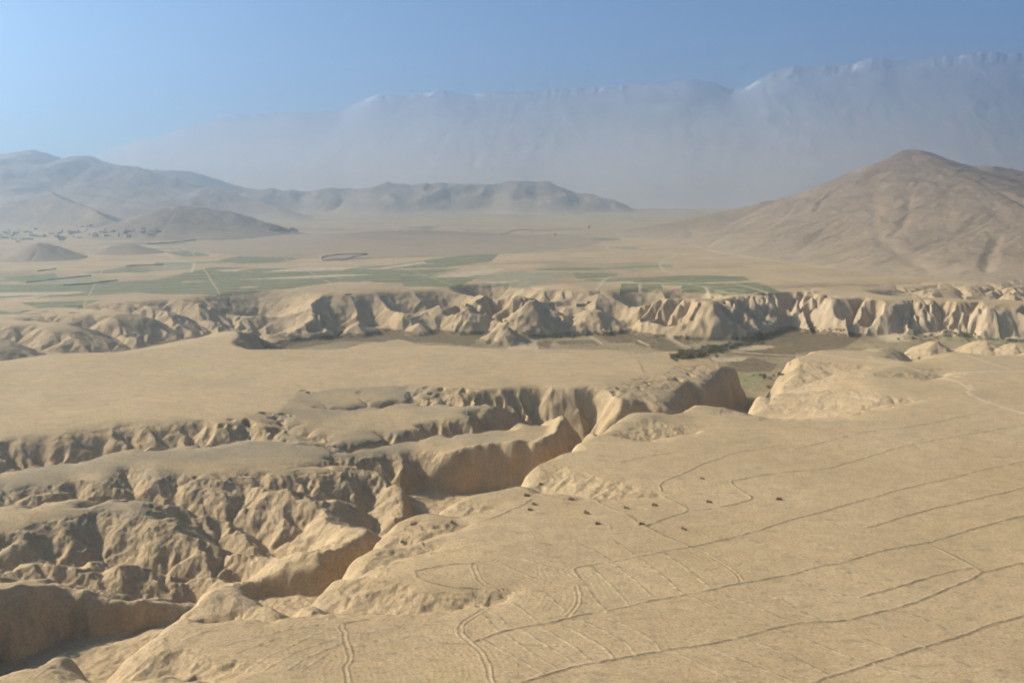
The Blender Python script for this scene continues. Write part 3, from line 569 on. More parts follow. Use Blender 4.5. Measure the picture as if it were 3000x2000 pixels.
def build_land(name, R, TH, classify=True):
    th, rr = np.meshgrid(TH.astype(np.float32), R.astype(np.float32))
    X = (rr * np.sin(th)).astype(np.float32); Y = (rr * np.cos(th)).astype(np.float32); n0, n1 = X.shape
    X = X.ravel(); Y = Y.ravel(); rad = rr.ravel()
    inr = (X > RX0 + 4) & (X < RX1 - 4) & (Y > RY0 + 4) & (Y < RY1 - 4)
    z, hid = far_height(X, Y)
    fade = np.minimum(np.minimum(sst(RX0 + 4, RX0 + 60, X), 1 - sst(RX1 - 60, RX1 - 4, X)), 1 - sst(RY1 - 60, RY1 - 4, Y))
    zi = sample(Z, X[inr], Y[inr]); hill = z[inr]
    z[inr] = zi + (np.maximum(hill, 0) * (zi > -4) + 0 * hill) * 1.0
    z[inr] = zi * fade[inr] + np.where((hid[inr] > 0), np.maximum(hill, 0), hill * (1 - fade[inr])) * (zi > -6)
    SC = np.full(X.shape, 99, np.float32); SC[inr] = sample(np.clip(sdc, -40, 40), X[inr], Y[inr])
    SV = np.full(X.shape, 99, np.float32); SV[inr] = sample(np.clip(sdv, -60, 60), X[inr], Y[inr])
    DT = np.zeros(X.shape, np.float32); DT[inr] = (sample(T, X[inr], Y[inr]) - zi)     # how far below the undissected top
    # --- colour
    n_big = fbm(X, Y, 90, 3, 201); n_mid = noise(X, Y, 11, 210); n_sm = noise(X, Y, 2.6, 215)
    col = np.empty((len(X), 3), np.float32); col[:] = SAND
    def mix(m, c, k=1.0):
        m = (np.asarray(m, np.float32) * k)[:, None]; col[:] = col * (1 - m) + np.array(c, np.float32) * m
    mix(sst(-.2, .9, n_big), (0.455, 0.335, 0.20), .6); mix(sst(0.1, .9, -n_big), (0.385, 0.28, 0.15), .5)
    cut_ = sst(1.5, 7, DT)
    mix(cut_, (0.45, 0.33, 0.195), .85)
    mix(cut_ * sst(0.1, .8, fbm(X, Y, 30, 2, 222)), (0.40, 0.30, 0.185), .7)
    in_badv = np.zeros(X.shape, np.float32); in_badv[inr] = sample(in_bad.astype(np.float32), X[inr], Y[inr]); flat0 = DT < 1.5
    badtop = inr & (DT < 3) & ((Y > 430) & (X < 30)) 
    mix(badtop * sst(-.3, .3, fbm(X, Y, 55, 3, 230)) * (in_badv), (0.30, 0.245, 0.165), .75)
    mix(flat0 * sst(.25, .6, fbm(X, Y, 45, 3, 231)) * (Y > 560), (0.33, 0.265, 0.17), .4)
    speck = sst(.45, .8, n_sm) * sst(-.3, .5, n_mid)
    mix(speck * (1 - .5 * cut_), (0.31, 0.24, 0.14), .45)
    mix((1 - cut_) * sst(.28, .6, noise(X * .4 + Y * .1, Y, 3.4, 216)) * sst(-.4, .4, n_mid), (0.26, 0.20, 0.115), .62)
    mix((1 - cut_) * sst(.3, .6, noise(X, Y, 1.3, 217)) * (rad < 700), (0.22, 0.165, 0.095), .6)
    mix(sst(2, 6, DT) * (SV < 12) * (Y > 1180) * sst(200, 330, X), (0.50, 0.38, 0.25), .8)  # right-hand far cliff faces tinted paler, sunlight put into the colour
    # near plateau: banks and furrows
    dj, de, di = (nsample(A, X, Y, 40) for A in (DMAJ, DMED, DMIN))
    flat = (DT < 1.5) & (SC > 0)
    nb = noise(X, Y, 3.1, 240); nb2 = noise(X, Y, 9, 241)
    z += flat * (0.17 * np.exp(-((dj - .95) / .38) ** 2) - .06 * np.exp(-(dj / .45) ** 2))
    z += flat * (0.3 + .18 * nb) * np.exp(-(de / .6) ** 2) + flat * .15 * np.exp(-(di / .5) ** 2)
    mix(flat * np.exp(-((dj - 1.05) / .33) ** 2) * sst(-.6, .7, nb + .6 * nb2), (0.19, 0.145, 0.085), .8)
    mix(flat * np.exp(-(dj / .5) ** 2), (0.47, 0.355, 0.22), .35)
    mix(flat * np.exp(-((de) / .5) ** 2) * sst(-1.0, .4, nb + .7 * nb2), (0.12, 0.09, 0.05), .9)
    mix(flat * np.exp(-((de - 1.1) / .4) ** 2), (0.49, 0.375, 0.23), .2)
    mix(flat * np.exp(-(di / .55) ** 2), (0.50, 0.385, 0.24), .6)
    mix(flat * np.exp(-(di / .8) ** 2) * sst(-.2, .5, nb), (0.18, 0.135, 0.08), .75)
    fd = np.minimum(np.minimum(dj, de), di + 30)
    fur = np.sin(fd * 2 * np.pi / 2.1 + 1.5 * n_mid)
    nearp = flat & (rad < 620) & (fd < 39) & (fd > 1.8)
    z += nearp * 0.02 * fur; mix(nearp * sst(-.2, 1, fur) * sst(-.2, .6, n_mid + .6 * n_big), (0.33, 0.25, 0.15), .2)
    gz = noise(X * .45 + Y * .9, Y * .3 - X * .9 * .12, 5, 245)
    mix(flat * sst(.1, .7, gz), (0.36, 0.275, 0.165), .35)
    # tracks
    dt = line_mask(X, Y, tracks1, 0, 6); mix(np.exp(-(dt / 1.5) ** 2) * (rad < 1100), (0.60, 0.48, 0.33), .75)
    far = rad > 1150
    dt0 = np.full(X.shape, 9, np.float32); dt0[far] = line_mask(X[far], Y[far], tracks0, 0, 9)
    # plain fields
    plain = (rad > 1250) & (SV > 6) & (hid == 0) & (z > -6)
    if plain.any():
        x, y = X[plain], Y[plain]; cc = col[plain]
        ang = .35; a = (x * math.cos(ang) + y * math.sin(ang)); b = (-x * math.sin(ang) + y * math.cos(ang)); aw = a + 14 * noise(a, b, 160, 250); bw = b + 14 * noise(a, b, 160, 251)
        cell = (np.floor(aw / 260 + .5 * (np.floor(bw / 55).astype(np.int32) % 2)).astype(np.int64) * 7919 + np.floor(bw / 55).astype(np.int64) * 104729) & 1023
        rv = np.random.default_rng(4).uniform(0, 1, 1024).astype(np.float32)[cell]
        cc = cc * (0.86 + .26 * rv)[:, None]
        gm = ((rv > .86) & (np.hypot(x, y) > 1500) & (x < 300) & (y < 3400))[:, None]; cc = np.where(gm, np.array((0.20, 0.215, 0.12), np.float32), cc)
        pb = fbm(x, y, 220, 3, 255); cc = cc * (1 - .25 * sst(.1, .8, pb))[:, None]
        j = 3 * noise(x, y, 12, 256)
        for polys, c in ((olive, (0.27, 0.235, 0.145)), (green, (0.155, 0.155, 0.075)), (strips, (0.46, 0.36, 0.24))):
            mk = poly_mask(x, y, polys, 0)[:, None]; tex = (1 + .22 * noise(x, y, 14, 258) + .15 * np.sin(b * 2 * np.pi / 17))[:, None]
            cc = np.where(mk, np.array(c, np.float32) * tex, cc)
            if c[0] == .155:
                edge = (np.abs((b + 5 * noise(a, b, 90, 254)) / 46 % 1 - .5) < .035) | (np.abs(a / 170 % 1 - .5) < .008) | (fbm(x, y, 60, 3, 259) > .78)
                cc = np.where(mk & edge[:, None], np.array((0.36, 0.29, 0.18), np.float32), cc)
        col[plain] = cc
    pgreen = np.zeros(X.shape, bool); pgreen[plain] = poly_mask(X[plain], Y[plain], green, 0) & ~poly_mask(X[plain], Y[plain], strips, 0)
    mix(np.exp(-(dt0 / 2.6) ** 2), (0.52, 0.41, 0.28), .8)
    # valley floor
    vf = (z < -38.5) & (SV < 8) | ((z < -34) & (SC < 4) & (Y > 840))
    pl = np.zeros(X.shape, bool)
    if vf.any():
        x, y = X[vf], Y[vf]; cc = np.empty((len(x), 3), np.float32); cc[:] = (0.27, 0.205, 0.115)
        cc *= (1 + .25 * fbm(x, y, 40, 3, 260))[:, None]
        rows = np.sin((x * .8 + y * .6) * 2 * np.pi / 5.5) * .5 + .5
        mk = poly_mask(x, y, plough, -43); pl[vf] = mk
        cc = np.where(mk[:, None], np.array((0.16, 0.115, 0.06), np.float32) * (0.75 + .6 * sst(.5, 1, rows) + .25 * noise(x, y, 5, 262))[:, None], cc)
        cc = np.where(poly_mask(x, y, palef, -43)[:, None], np.array((0.45, 0.35, 0.22), np.float32), cc)
        cc = np.where(poly_mask(x, y, crop, -43)[:, None], np.array((0.24, 0.215, 0.10), np.float32) * (1 + .15 * noise(x, y, 6, 263))[:, None], cc)
        dt2 = line_mask(x, y, tracks2, -43, 6); k = np.exp(-(dt2 / 2.2) ** 2)[:, None]; cc = cc * (1 - k) + np.array((0.5, 0.39, 0.26), np.float32) * k
        dr = line_mask(x, y, river, -43, 16); k = (sst(15, 6, dr) if False else (1 - sst(5, 15, dr)))[:, None] * .75
        cc = cc * (1 - k) + np.array((0.17, 0.15, 0.10), np.float32) * k
        col[vf] = cc
    # hills: browner, stony
    hm = hid > 0
    if hm.any():
        x, y = X[hm], Y[hm]; k = fbm(x, y, 130, 4, 270); k2 = ridged(x, y, 60, 3, 275)
        cc = np.empty((len(x), 3), np.float32); cc[:] = (0.25, 0.185, 0.125)
        cc = cc * (1 + .18 * k)[:, None]; m = (sst(.9, 1.6, k2) * .25 + .5 * sst(.35, .7, noise(x, y, 24, 276)) * sst(-.1, .5, k))[:, None]; cc = cc * (1 - m) + np.array((0.16, 0.125, 0.09), np.float32) * m
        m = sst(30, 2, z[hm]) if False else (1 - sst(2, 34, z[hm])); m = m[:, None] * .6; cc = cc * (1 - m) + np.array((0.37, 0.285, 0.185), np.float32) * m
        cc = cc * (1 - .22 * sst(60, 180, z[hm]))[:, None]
        fh_ = ((hid[hm] >= 2) & (hid[hm] <= 4))[:, None]; cc = np.where(fh_, cc * np.array((1.5, 1.55, 1.65), np.float32), cc)  # far hills lifted paler and bluer: distance haze put into the colour
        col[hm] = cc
        z[hm] += (sst(4, 30, z[hm]) * (.8 * ridged(x, y, 30, 2, 280) + .5 * fbm(x, y, 9, 2, 285)))
    # fine relief
    z += (DT > 1.5) * (.5 + .5 * in_badv) * (.34 * noise(X, Y, 2.3, 290) + .2 * noise(X, Y, 1.1, 291) + (.15 + .35 * in_badv) * noise(X, Y, 5.5, 294) + .12 * ridged(X, Y, 5, 2, 293) * sst(2, 5, DT)) * (rad < 900) + 0.035 * noise(X, Y, 1.6, 292) * (rad < 800)
    col = np.clip(col * (1 + .05 * n_sm + .05 * n_mid + .07 * fbm(X, Y, 48, 3, 218))[:, None] * np.array((.92, .875, .80), np.float32), .02, .8)
    # --- faces by class
    fx = np.arange(n0 * n1, dtype=np.int32).reshape(n0, n1)
    quad = np.stack([fx[:-1, :-1], fx[:-1, 1:], fx[1:, 1:], fx[1:, :-1]], -1).reshape(-1, 4)[:, ::-1]
    c = quad[:, 0]
    cls = np.zeros(len(c), np.int8)                                             # 0 plateau
    x, y, zz = X[c], Y[c], z[c]
    cls[(y > 640 - .55 * (x + 100)) & (x < 175) & (SC[c] > 0)] = 1              # mesa
    ib = np.zeros(X.shape, bool); ib[inr] = sample(in_bad.astype(np.float32), X[inr], Y[inr]) > .5
    cls[ib[c]] = 2                                                              # badlands
    cls[(y > 860) & (SV[c] > 0) & (x < 170)] = 3                                # far badlands
    cls[(y > 1160) | ((x < -230) & (y > 1020) & (DT[c] < 1.5) & (y > 1240))] = 4 # plain
    cls[(y > 900) & (DT[c] > 1.5) & (SV[c] > 0) & (y < 1600) & (x < 90)] = 3
    cls[(SC[c] < 1) & (zz < -2.5)] = 5                                          # canyon walls
    cls[(SC[c] < 1) & (zz < -34)] = 6                                           # canyon floor
    cls[((SV[c] < 2) | ((x > 90) & (y > 1180) & (DT[c] > 3) & (y < 1600))) & (hid[c] == 0) & (y > 1000)] = 7        # river cliffs
    cls[vf[c]] = 8
    cls[pl[c]] = 9
    cls[pgreen[c]] = 10
    h = hid[c]; cls[(h == 1)] = 11; cls[(h == 2) | (h == 3) | (h == 9)] = 12; cls[h == 4] = 13; cls[h == 5] = 14; cls[h == 6] = 15; cls[h == 7] = 16; cls[h == 8] = 17
    return X, Y, z, col, quad, cls

def mesh_from(name, co, quad, col, mat, smooth=True):
    used = np.unique(quad); remap = np.full(len(co), -1, np.int32); remap[used] = np.arange(len(used), dtype=np.int32)
    q = remap[quad]; v = co[used]
    me = bpy.data.meshes.new(name); me.vertices.add(len(v)); me.vertices.foreach_set('co', v.ravel())
    me.loops.add(q.size); me.loops.foreach_set('vertex_index', q.ravel().astype(np.int32))
    me.polygons.add(len(q)); me.polygons.foreach_set('loop_start', np.arange(0, q.size, q.shape[1], dtype=np.int32))
    me.polygons.foreach_set('loop_total', np.full(len(q), q.shape[1], np.int32))
    me.polygons.foreach_set('use_smooth', np.full(len(q), smooth, bool))
    me.update(calc_edges=True)
    if col is not None:
        a = me.color_attributes.new('tint', 'FLOAT_COLOR', 'POINT'); c4 = np.ones((len(v), 4), np.float32); c4[:, :3] = col[used]
        a.data.foreach_set('color', c4.ravel())
    me.materials.append(mat)
    o = bpy.data.objects.new(name, me); scn.collection.objects.link(o); return o

def earth_mat(name, scales, amt, bump, bdist):
    m = bpy.data.materials.new(name); m.use_nodes = True; n = m.node_tree; p = n.nodes['Principled BSDF']
    p.inputs['Roughness'].default_value = 0.95; p.inputs['Specular IOR Level'].default_value = 0.12
    at = n.nodes.new('ShaderNodeVertexColor'); at.layer_name = 'tint'
    tc = n.nodes.new('ShaderNodeTexCoord'); cur = at.outputs[0]; hs = None
    for sc_, am in zip(scales, amt):
        nz = n.nodes.new('ShaderNodeTexNoise'); nz.inputs['Scale'].default_value = sc_; nz.inputs['Detail'].default_value = 6; nz.inputs['Roughness'].default_value = .72
        n.links.new(tc.outputs['Object'], nz.inputs['Vector'])
        mr = n.nodes.new('ShaderNodeMapRange'); mr.inputs[1].default_value = .37; mr.inputs[2].default_value = .63; mr.inputs[3].default_value = 1 - am; mr.inputs[4].default_value = 1 + am
        n.links.new(nz.outputs['Fac'], mr.inputs[0])
        mu = n.nodes.new('ShaderNodeVectorMath'); mu.operation = 'SCALE'; n.links.new(cur, mu.inputs[0]); n.links.new(mr.outputs[0], mu.inputs['Scale']); cur = mu.outputs[0]; hs = nz if hs is None else hs
    n.links.new(cur, p.inputs['Base Color'])
    bp = n.nodes.new('ShaderNodeBump'); bp.inputs['Strength'].default_value = bump; bp.inputs['Distance'].default_value = bdist
    n.links.new(hs.outputs['Fac'], bp.inputs['Height']); n.links.new(bp.outputs[0], p.inputs['Normal'])
    return m
earth = earth_mat('loess earth', (0.9, 0.11, 2.6), (.17, .09, .15), .45, .35)
rocky = earth_mat('stony hillside', (0.12, 0.02), (.2, .13), .6, 1.8)

R = [222.0]
while R[-1] < 3200: R.append(R[-1] + max(.30, R[-1] * .00125))
while R[-1] < 6900: R.append(R[-1] * 1.0035)
TH = np.linspace(-math.radians(37), math.radians(37), 1330)
X, Y, Zv, COL, QUAD, CLS = build_land('land', np.array(R), TH)
print('land verts', len(X))
CO = np.stack([X, Y, Zv], 1).astype(np.float32)
NAMES = {0: ('plateau', 'flat sandy plateau crossed by field banks, on the near side of the canyon', 'plateau'), 1: ('mesa', 'smooth pale tableland between the canyon and the river valley', 'mesa'),
 2: ('badlands', 'rounded eroded ridges and gullies running down to the canyon', 'badlands'), 3: ('badlands', 'distant gullied badlands beyond the smooth tableland', 'badlands'), 4: ('plain', 'wide dusty plain of dry fields fading into haze', 'plain'),
 5: ('canyon_wall', 'steep shaded earth walls of the winding canyon', 'canyon wall'), 6: ('canyon_floor', 'dark bottom of the canyon in deep shade', 'canyon floor'), 7: ('cliff', 'tall pale earth cliffs along the far side of the river valley', 'cliff'),
 8: ('valley_floor', 'brown river valley floor below the pale cliffs', 'valley floor'), 9: ('vineyard', 'dark brown ploughed vineyard plots on the valley floor', 'vineyard'), 10: ('green_field', 'green crop fields on the plain beyond the badlands', 'green fields'),
 11: ('hill', 'large bare brown hill with a rounded peak at the right', 'hill'), 12: ('hills', 'hazy blue hills rising at the far left', 'hills'), 13: ('hills', 'low hazy hill chain in the middle distance', 'hills'),
 14: ('hill', 'low hazy hill with a long right slope on the left plain', 'hill'), 15: ('hill', 'small dark mound of a hill at the left edge of the plain', 'hill'), 16: ('hill', 'low brown rise just right of the small dark hill', 'hill'), 17: ('hill', 'very low brown swell on the open plain', 'hill')}
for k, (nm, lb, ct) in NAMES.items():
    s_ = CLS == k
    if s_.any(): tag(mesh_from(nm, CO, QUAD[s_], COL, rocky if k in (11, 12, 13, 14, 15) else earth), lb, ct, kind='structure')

# --- the mountain range
R2 = np.linspace(.70, 1.09, 460) * 8400; TH2 = np.linspace(-math.radians(36), math.radians(36), 1100)
th, rr = np.meshgrid(TH2.astype(np.float32), R2.astype(np.float32)); rr = rr / np.cos(th); MX = (rr * np.sin(th)).ravel(); MY = (rr * np.cos(th)).ravel()
C_ = np.array([upd(u, v, 8400) for u, v, D in mount]); az_ = C_[:, 0] / C_[:, 1]; srt = np.argsort(az_)
wa = MX / MY + 0.0 * MX
radm = np.hypot(MX, MY); Rc = 8400 * np.sqrt(1 + (MX / MY) ** 2) * 1.0 + 30 * noise(MX / MY * 7000, MX * 0, 900, 405)
back_ = sst(-500, 0, radm - Rc); wa = MX / MY + (wa - MX / MY) * (1 - back_)
ag = np.linspace(-1, 1, 4001); hg = np.interp(ag, az_[srt], C_[srt, 2]); k5 = np.exp(-.5 * (np.arange(-40, 41) / 11) ** 2); k5 /= k5.sum(); hg = np.convolve(np.pad(hg, 40, mode='edge'), k5, 'valid'); kg = np.exp(-.5 * (np.arange(-300, 301) / 110) ** 2); kg /= kg.sum()
hsm = np.convolve(np.pad(hg, 300, mode='edge'), kg, 'valid'); qq_ = np.clip(1 - np.abs(Rc - radm) / 2250, 0, 1); qq_ = sst(.55, 1.0, qq_)
jag = 22 * fbm(MX / MY * 8400, MX * 0 + 7, 520, 5, 441, .62) + 12 * ridged(MX / MY * 8400, MX * 0, 190, 3, 448, .6) * sst(-.3, .5, noise(MX / MY * 8400, MX * 0, 900, 449)) - 12
hc = (np.interp(wa, ag, hg) + jag * sst(.86, 1.0, qq_)) * qq_ + np.interp(wa, ag, hsm) * (1 - qq_) * .97; wfr = 2250 + 60 * noise(MX / MY * 7000, MX * 0, 1100, 406)
q_ = np.where(radm < Rc, np.clip(1 - (Rc - radm) / wfr, 0, 1), np.clip(1 - (radm - Rc) / 700, 0, 1))
mz = hc * q_ ** 1.05 * (1 + .012 * (ridged(MX + 60 * noise(MX, MY, 200, 411), MY * .45, 330, 3, 410) - .6) * (q_ * (1 - q_) * 4)) + 8 * fbm(MX, MY, 110, 3, 420) * sst(.82, .96, q_) - 4
cc = np.empty((len(MX), 3), np.float32); cc[:] = (0.40, 0.38, 0.38); cc *= (1 + .15 * fbm(MX, MY, 400, 3, 430))[:, None]
low = (1 - sst(250, 900, mz))[:, None]; cc = cc * (1 - low) + np.array((0.70, 0.58, 0.48), np.float32) * low  # lower slopes painted paler so they melt into the haze
snow = .95 * sst(.30, .45, noise(MX, MY * .5, 210, 440) + .4 * noise(MX, MY, 70, 441)) * sst(.93, .97, q_) * (MX / MY > -.15)
cc = cc * (1 - snow[:, None]) + .8 * snow[:, None]
fx = np.arange(len(MX), dtype=np.int32).reshape(th.shape); mq = np.stack([fx[:-1, :-1], fx[:-1, 1:], fx[1:, 1:], fx[1:, :-1]], -1).reshape(-1, 4)[:, ::-1]
cc *= .85
tag(mesh_from('mountains', np.stack([MX, MY, mz], 1).astype(np.float32), mq, cc, earth_mat('mountain rock', (.012, .002), (.06, .05), .3, 6)), 'high hazy mountain range with snow patches along the skyline', 'mountains', kind='structure')

# --- coarse ground under and around everything, to the horizon
def ground_sheet():
    me = bpy.data.meshes.new('ground'); L = 9090
    me.from_pydata([(-L, -1500, -60), (L, -1500, -60), (L, 9280, -60), (-L, 9280, -60)], [], [(0, 1, 2, 3)]); me.update()
    m = bpy.data.materials.new('dry ground'); m.use_nodes = True; p = m.node_tree.nodes['Principled BSDF']; p.inputs['Base Color'].default_value = (*SAND, 1); p.inputs['Roughness'].default_value = .95
    nz = m.node_tree.nodes.new('ShaderNodeTexNoise'); nz.inputs['Scale'].default_value = .01; r = m.node_tree.nodes.new('ShaderNodeValToRGB'); r.color_ramp.elements[0].color = (.38, .29, .18, 1); r.color_ramp.elements[1].color = (.47, .36, .24, 1)
    m.node_tree.links.new(nz.outputs['Fac'], r.inputs[0]); m.node_tree.links.new(r.outputs[0], p.inputs['Base Color'])
    me.materials.append(m); o = bpy.data.objects.new('ground', me); scn.collection.objects.link(o)
    tag(o, 'dusty ground reaching out under the whole land', 'ground', kind='structure')
ground_sheet()


# ------------------------------------------------------------------ things standing on the land
def ground_z(x, y):
    X_ = np.atleast_1d(np.asarray(x, np.float32)); Y_ = np.atleast_1d(np.asarray(y, np.float32))
    z, hid = far_height(X_, Y_)
    inr = (X_ > RX0 + 4) & (X_ < RX1 - 4) & (Y_ > RY0 + 4) & (Y_ < RY1 - 4)
    if inr.any():
        zi = sample(Z, X_[inr], Y_[inr])
        fade = np.minimum(np.minimum(sst(RX0 + 4, RX0 + 60, X_), 1 - sst(RX1 - 60, RX1 - 4, X_)), 1 - sst(RY1 - 60, RY1 - 4, Y_))[inr]
        h_ = z[inr]; z[inr] = zi * fade + np.where(hid[inr] > 0, np.maximum(h_, 0), h_ * (1 - fade)) * (zi > -6)
    return z
def hit(u, v):
    """where the sight line of a photo pixel meets the land"""
    x = (u - 1500) / F; y = (1000 - v) / F
    d = np.array([x, math.cos(PITCH) + y * math.sin(PITCH), -math.sin(PITCH) + y * math.cos(PITCH)])
    t = np.arange(250, 6800, 1.0); P = d[None] * t[:, None]; h = CH + P[:, 2] - ground_z(P[:, 0], P[:, 1])
    k = np.argmax(h < 0) if (h < 0).any() else len(t) - 1
    return float(P[k, 0]), float(P[k, 1]), float(ground_z(P[k, 0], P[k, 1])[0])

def simple_mat(name, c, rough=.95, nscale=2.0, amt=.25):
    m = bpy.data.materials.new(name); m.use_nodes = True; n = m.node_tree; p = n.nodes['Principled BSDF']; p.inputs['Roughness'].default_value = rough
    p.inputs['Specular IOR Level'].default_value = .1
    nz = n.nodes.new('ShaderNodeTexNoise'); nz.inputs['Scale'].default_value = nscale; nz.inputs['Detail'].default_value = 3
    tc = n.nodes.new('ShaderNodeTexCoord'); n.links.new(tc.outputs['Object'], nz.inputs['Vector'])
    rp = n.nodes.new('ShaderNodeValToRGB'); rp.color_ramp.elements[0].position = .3; rp.color_ramp.elements[1].position = .7
    rp.color_ramp.elements[0].color = (*[v * (1 - amt) for v in c], 1); rp.color_ramp.elements[1].color = (*[min(1, v * (1 + amt)) for v in c], 1)
    n.links.new(nz.outputs['Fac'], rp.inputs[0]); n.links.new(rp.outputs[0], p.inputs['Base Color']); return m
M = {'brush': simple_mat('dry brushwood', (.22, .125, .07), nscale=3), 'leaf': simple_mat('grey green leaves', (.105, .105, .05)), 'leaf2': simple_mat('brown autumn leaves', (.17, .12, .06)),
     'leaf3': simple_mat('dark green leaves', (.085, .085, .045)), 'bark': simple_mat('bark', (.12, .09, .06)), 'mud': simple_mat('mud plaster', (.36, .28, .19), nscale=.8, amt=.12), 'roof': simple_mat('mud roof', (.42, .34, .24), nscale=.6, amt=.1),
     'dark': simple_mat('dark opening', (.03, .025, .02)), 'wood': simple_mat('weathered wood', (.16, .12, .08)), 'white': simple_mat('whitewash', (.7, .68, .62), amt=.05), 'stone': simple_mat('dark mud wall', (.30, .24, .17), nscale=.3)}

def pydata(name, v, f, mat, parent=None, smooth=False):
    me = bpy.data.meshes.new(name); me.from_pydata([tuple(map(float, q)) for q in v], [], f); me.materials.append(mat)
    if smooth: me.polygons.foreach_set('use_smooth', [True] * len(me.polygons))
    me.update(); o = bpy.data.objects.new(name, me); scn.collection.objects.link(o)
    if parent: o.parent = parent
    return o
def empty(name, loc, rz=0):
    o = bpy.data.objects.new(name, None); scn.collection.objects.link(o); o.location = loc; o.rotation_euler = (0, 0, rz); return o
def leaf_cloud(rg, n, rx, ry, rz, cz, size, lumps):
    """many small leaf clumps spread through lobes"""
    V, Fc = [], []
    L = [(rg.uniform(-.55, .55) * rx, rg.uniform(-.55, .55) * ry, cz + rg.uniform(-.45, .5) * rz, rg.uniform(.45, .75)) for _ in range(lumps)]
    for k in range(n):
        lx, ly, lz, lr = L[k % lumps]; d = rg.normal(size=3); d /= np.linalg.norm(d); q = rg.uniform(.55, 1.0) ** .5 * lr
        c = np.array([lx + d[0] * rx * q, ly + d[1] * ry * q, lz + d[2] * rz * q]); c[2] = max(c[2], .1)
        a = rg.normal(size=3); a /= np.linalg.norm(a); b = np.cross(a, d + .01); b /= np.linalg.norm(b) + 1e-6; s_ = size * rg.uniform(.6, 1.4)
        i = len(V); V += [c - a * s_, c + b * s_ * .7, c + a * s_, c - b * s_ * .7]; Fc.append((i, i + 1, i + 2, i + 3))
    return V, Fc
def tube(V, Fc, p0, p1, r0, r1, n=6):
    p0 = np.array(p0, float); p1 = np.array(p1, float); d = p1 - p0; d /= np.linalg.norm(d); a = np.cross(d, (0.3, .9, .1)); a /= np.linalg.norm(a); b = np.cross(d, a); i = len(V)
    for p, r_ in ((p0, r0), (p1, r1)):
        for k in range(n): V.append(p + r_ * (a * math.cos(2 * math.pi * k / n) + b * math.sin(2 * math.pi * k / n)))
    for k in range(n): Fc.append((i + k, i + (k + 1) % n, i + n + (k + 1) % n, i + n + k))
    Fc.append(tuple(i + n + k for k in range(n)))
def make_tree(seed, h, r, leaf, name='tree'):
    rg = np.random.default_rng(seed); root = empty(name, (0, 0, 0)); V, Fc = [], []
    tube(V, Fc, (0, 0, -.3), (.1, .05, h * .5), .07 * r, .045 * r)
    for k in range(5):
        a = rg.uniform(0, 6.28); tube(V, Fc, (.1, .05, h * rg.uniform(.28, .5)), (math.cos(a) * r * .6, math.sin(a) * r * .6, h * rg.uniform(.6, .85)), .035 * r, .012 * r, 5)
    pydata('trunk', V, Fc, M['bark'], root)
    V, Fc = leaf_cloud(rg, 420, r, r, h * .36, h * .64, .085 * r + .06, 7); pydata('crown', V, Fc, leaf, root); return root
def make_bush(seed, r, leaf):
    rg = np.random.default_rng(seed); V, Fc = leaf_cloud(rg, 240, r, r, r * .75, r * .55, .11 * r, 6)
    for k in range(4):
        a = rg.uniform(0, 6.28); tube(V, Fc, (0, 0, -.2), (math.cos(a) * r * .4, math.sin(a) * r * .4, r * .7), .04 * r, .015 * r, 4)
    return pydata('bush', V, Fc, leaf)
def put(src, x, y, z, rz, sc, label, cat, group=None):
    o = src.copy(); scn.collection.objects.link(o); o.location = (x, y, z); o.rotation_euler = (0, 0, rz); o.scale = (sc, sc, sc)
    for ch in src.children:
        c = ch.copy(); scn.collection.objects.link(c); c.parent = o
    return tag(o, label, cat, group)

# --- brushwood heaps on the near field: two merged piles of dry stalks each
def make_heap(seed):
    rg = np.random.default_rng(seed); V, Fc = [], []
    for cx, r_, h in ((-.62, .85, 1.15), (.62, .8, .9)):
        n, m = 14, 6; base = len(V)
        for j in range(m + 1):
            t = j / m; rr_ = r_ * math.cos(t * math.pi / 2) ** .7
            for k in range(n):
                a = 2 * math.pi * k / n; q = rr_ * rg.uniform(.86, 1.14)
                V.append((cx + q * math.cos(a), .85 * q * math.sin(a), h * math.sin(t * math.pi / 2) * rg.uniform(.93, 1.06) - .1))
        for j in range(m):
            for k in range(n): Fc.append((base + j * n + k, base + j * n + (k + 1) % n, base + (j + 1) * n + (k + 1) % n, base + (j + 1) * n + k))
        Fc.append(tuple(base + m * n + k for k in range(n)))
        for _ in range(70):
            a = rg.uniform(0, 6.28); e = rg.uniform(0, 1.4); c = np.array((cx + r_ * math.cos(e) * math.cos(a), .85 * r_ * math.cos(e) * math.sin(a), h * math.sin(e)))
            d = rg.normal(size=3) * .3; d[2] = abs(d[2]); tube(V, Fc, c, c + d, .02, .008, 3)
    return pydata('brushwood_heap', V, Fc, M['brush'])
heaps = [((1585, 1416), 'brown brushwood heap at the lip of the big scalloped hollow, farthest from the field lines'), ((1544, 1450), 'brown brushwood heap topmost of the three close together near the canyon'),
 ((1565, 1475), 'brown brushwood heap in the middle of the three close together near the canyon'), ((1553, 1492), 'brown brushwood heap lowest of the three close together near the canyon'), ((1673, 1461), 'brown brushwood heap alone just below the hollow, right of the three close together'),
 ((1718, 1500), 'brown brushwood heap on open ground below and right of the lone one under the hollow'), ((1751, 1532), 'brown brushwood heap just above the long field bank, left of the bank crossing'), ((1834, 1486), 'brown brushwood heap left of the two standing side by side below the hollow'),
 ((1918, 1478), 'brown brushwood heap right of the two standing side by side, close to a bank corner'), ((1880, 1534), 'brown brushwood heap right on the crossing of the field banks'), ((2057, 1399), 'brown brushwood heap highest up on the right field, above the hooked bank'),
 ((2077, 1468), 'brown brushwood heap just above a field bank, left of the hooked bank end'), ((2282, 1460), 'brown brushwood heap farthest right of all, beyond the hooked bank'), ((2003, 1547), 'brown brushwood heap below the bank crossing, lowest of all heaps')]
hp = [make_heap(3), make_heap(4)]
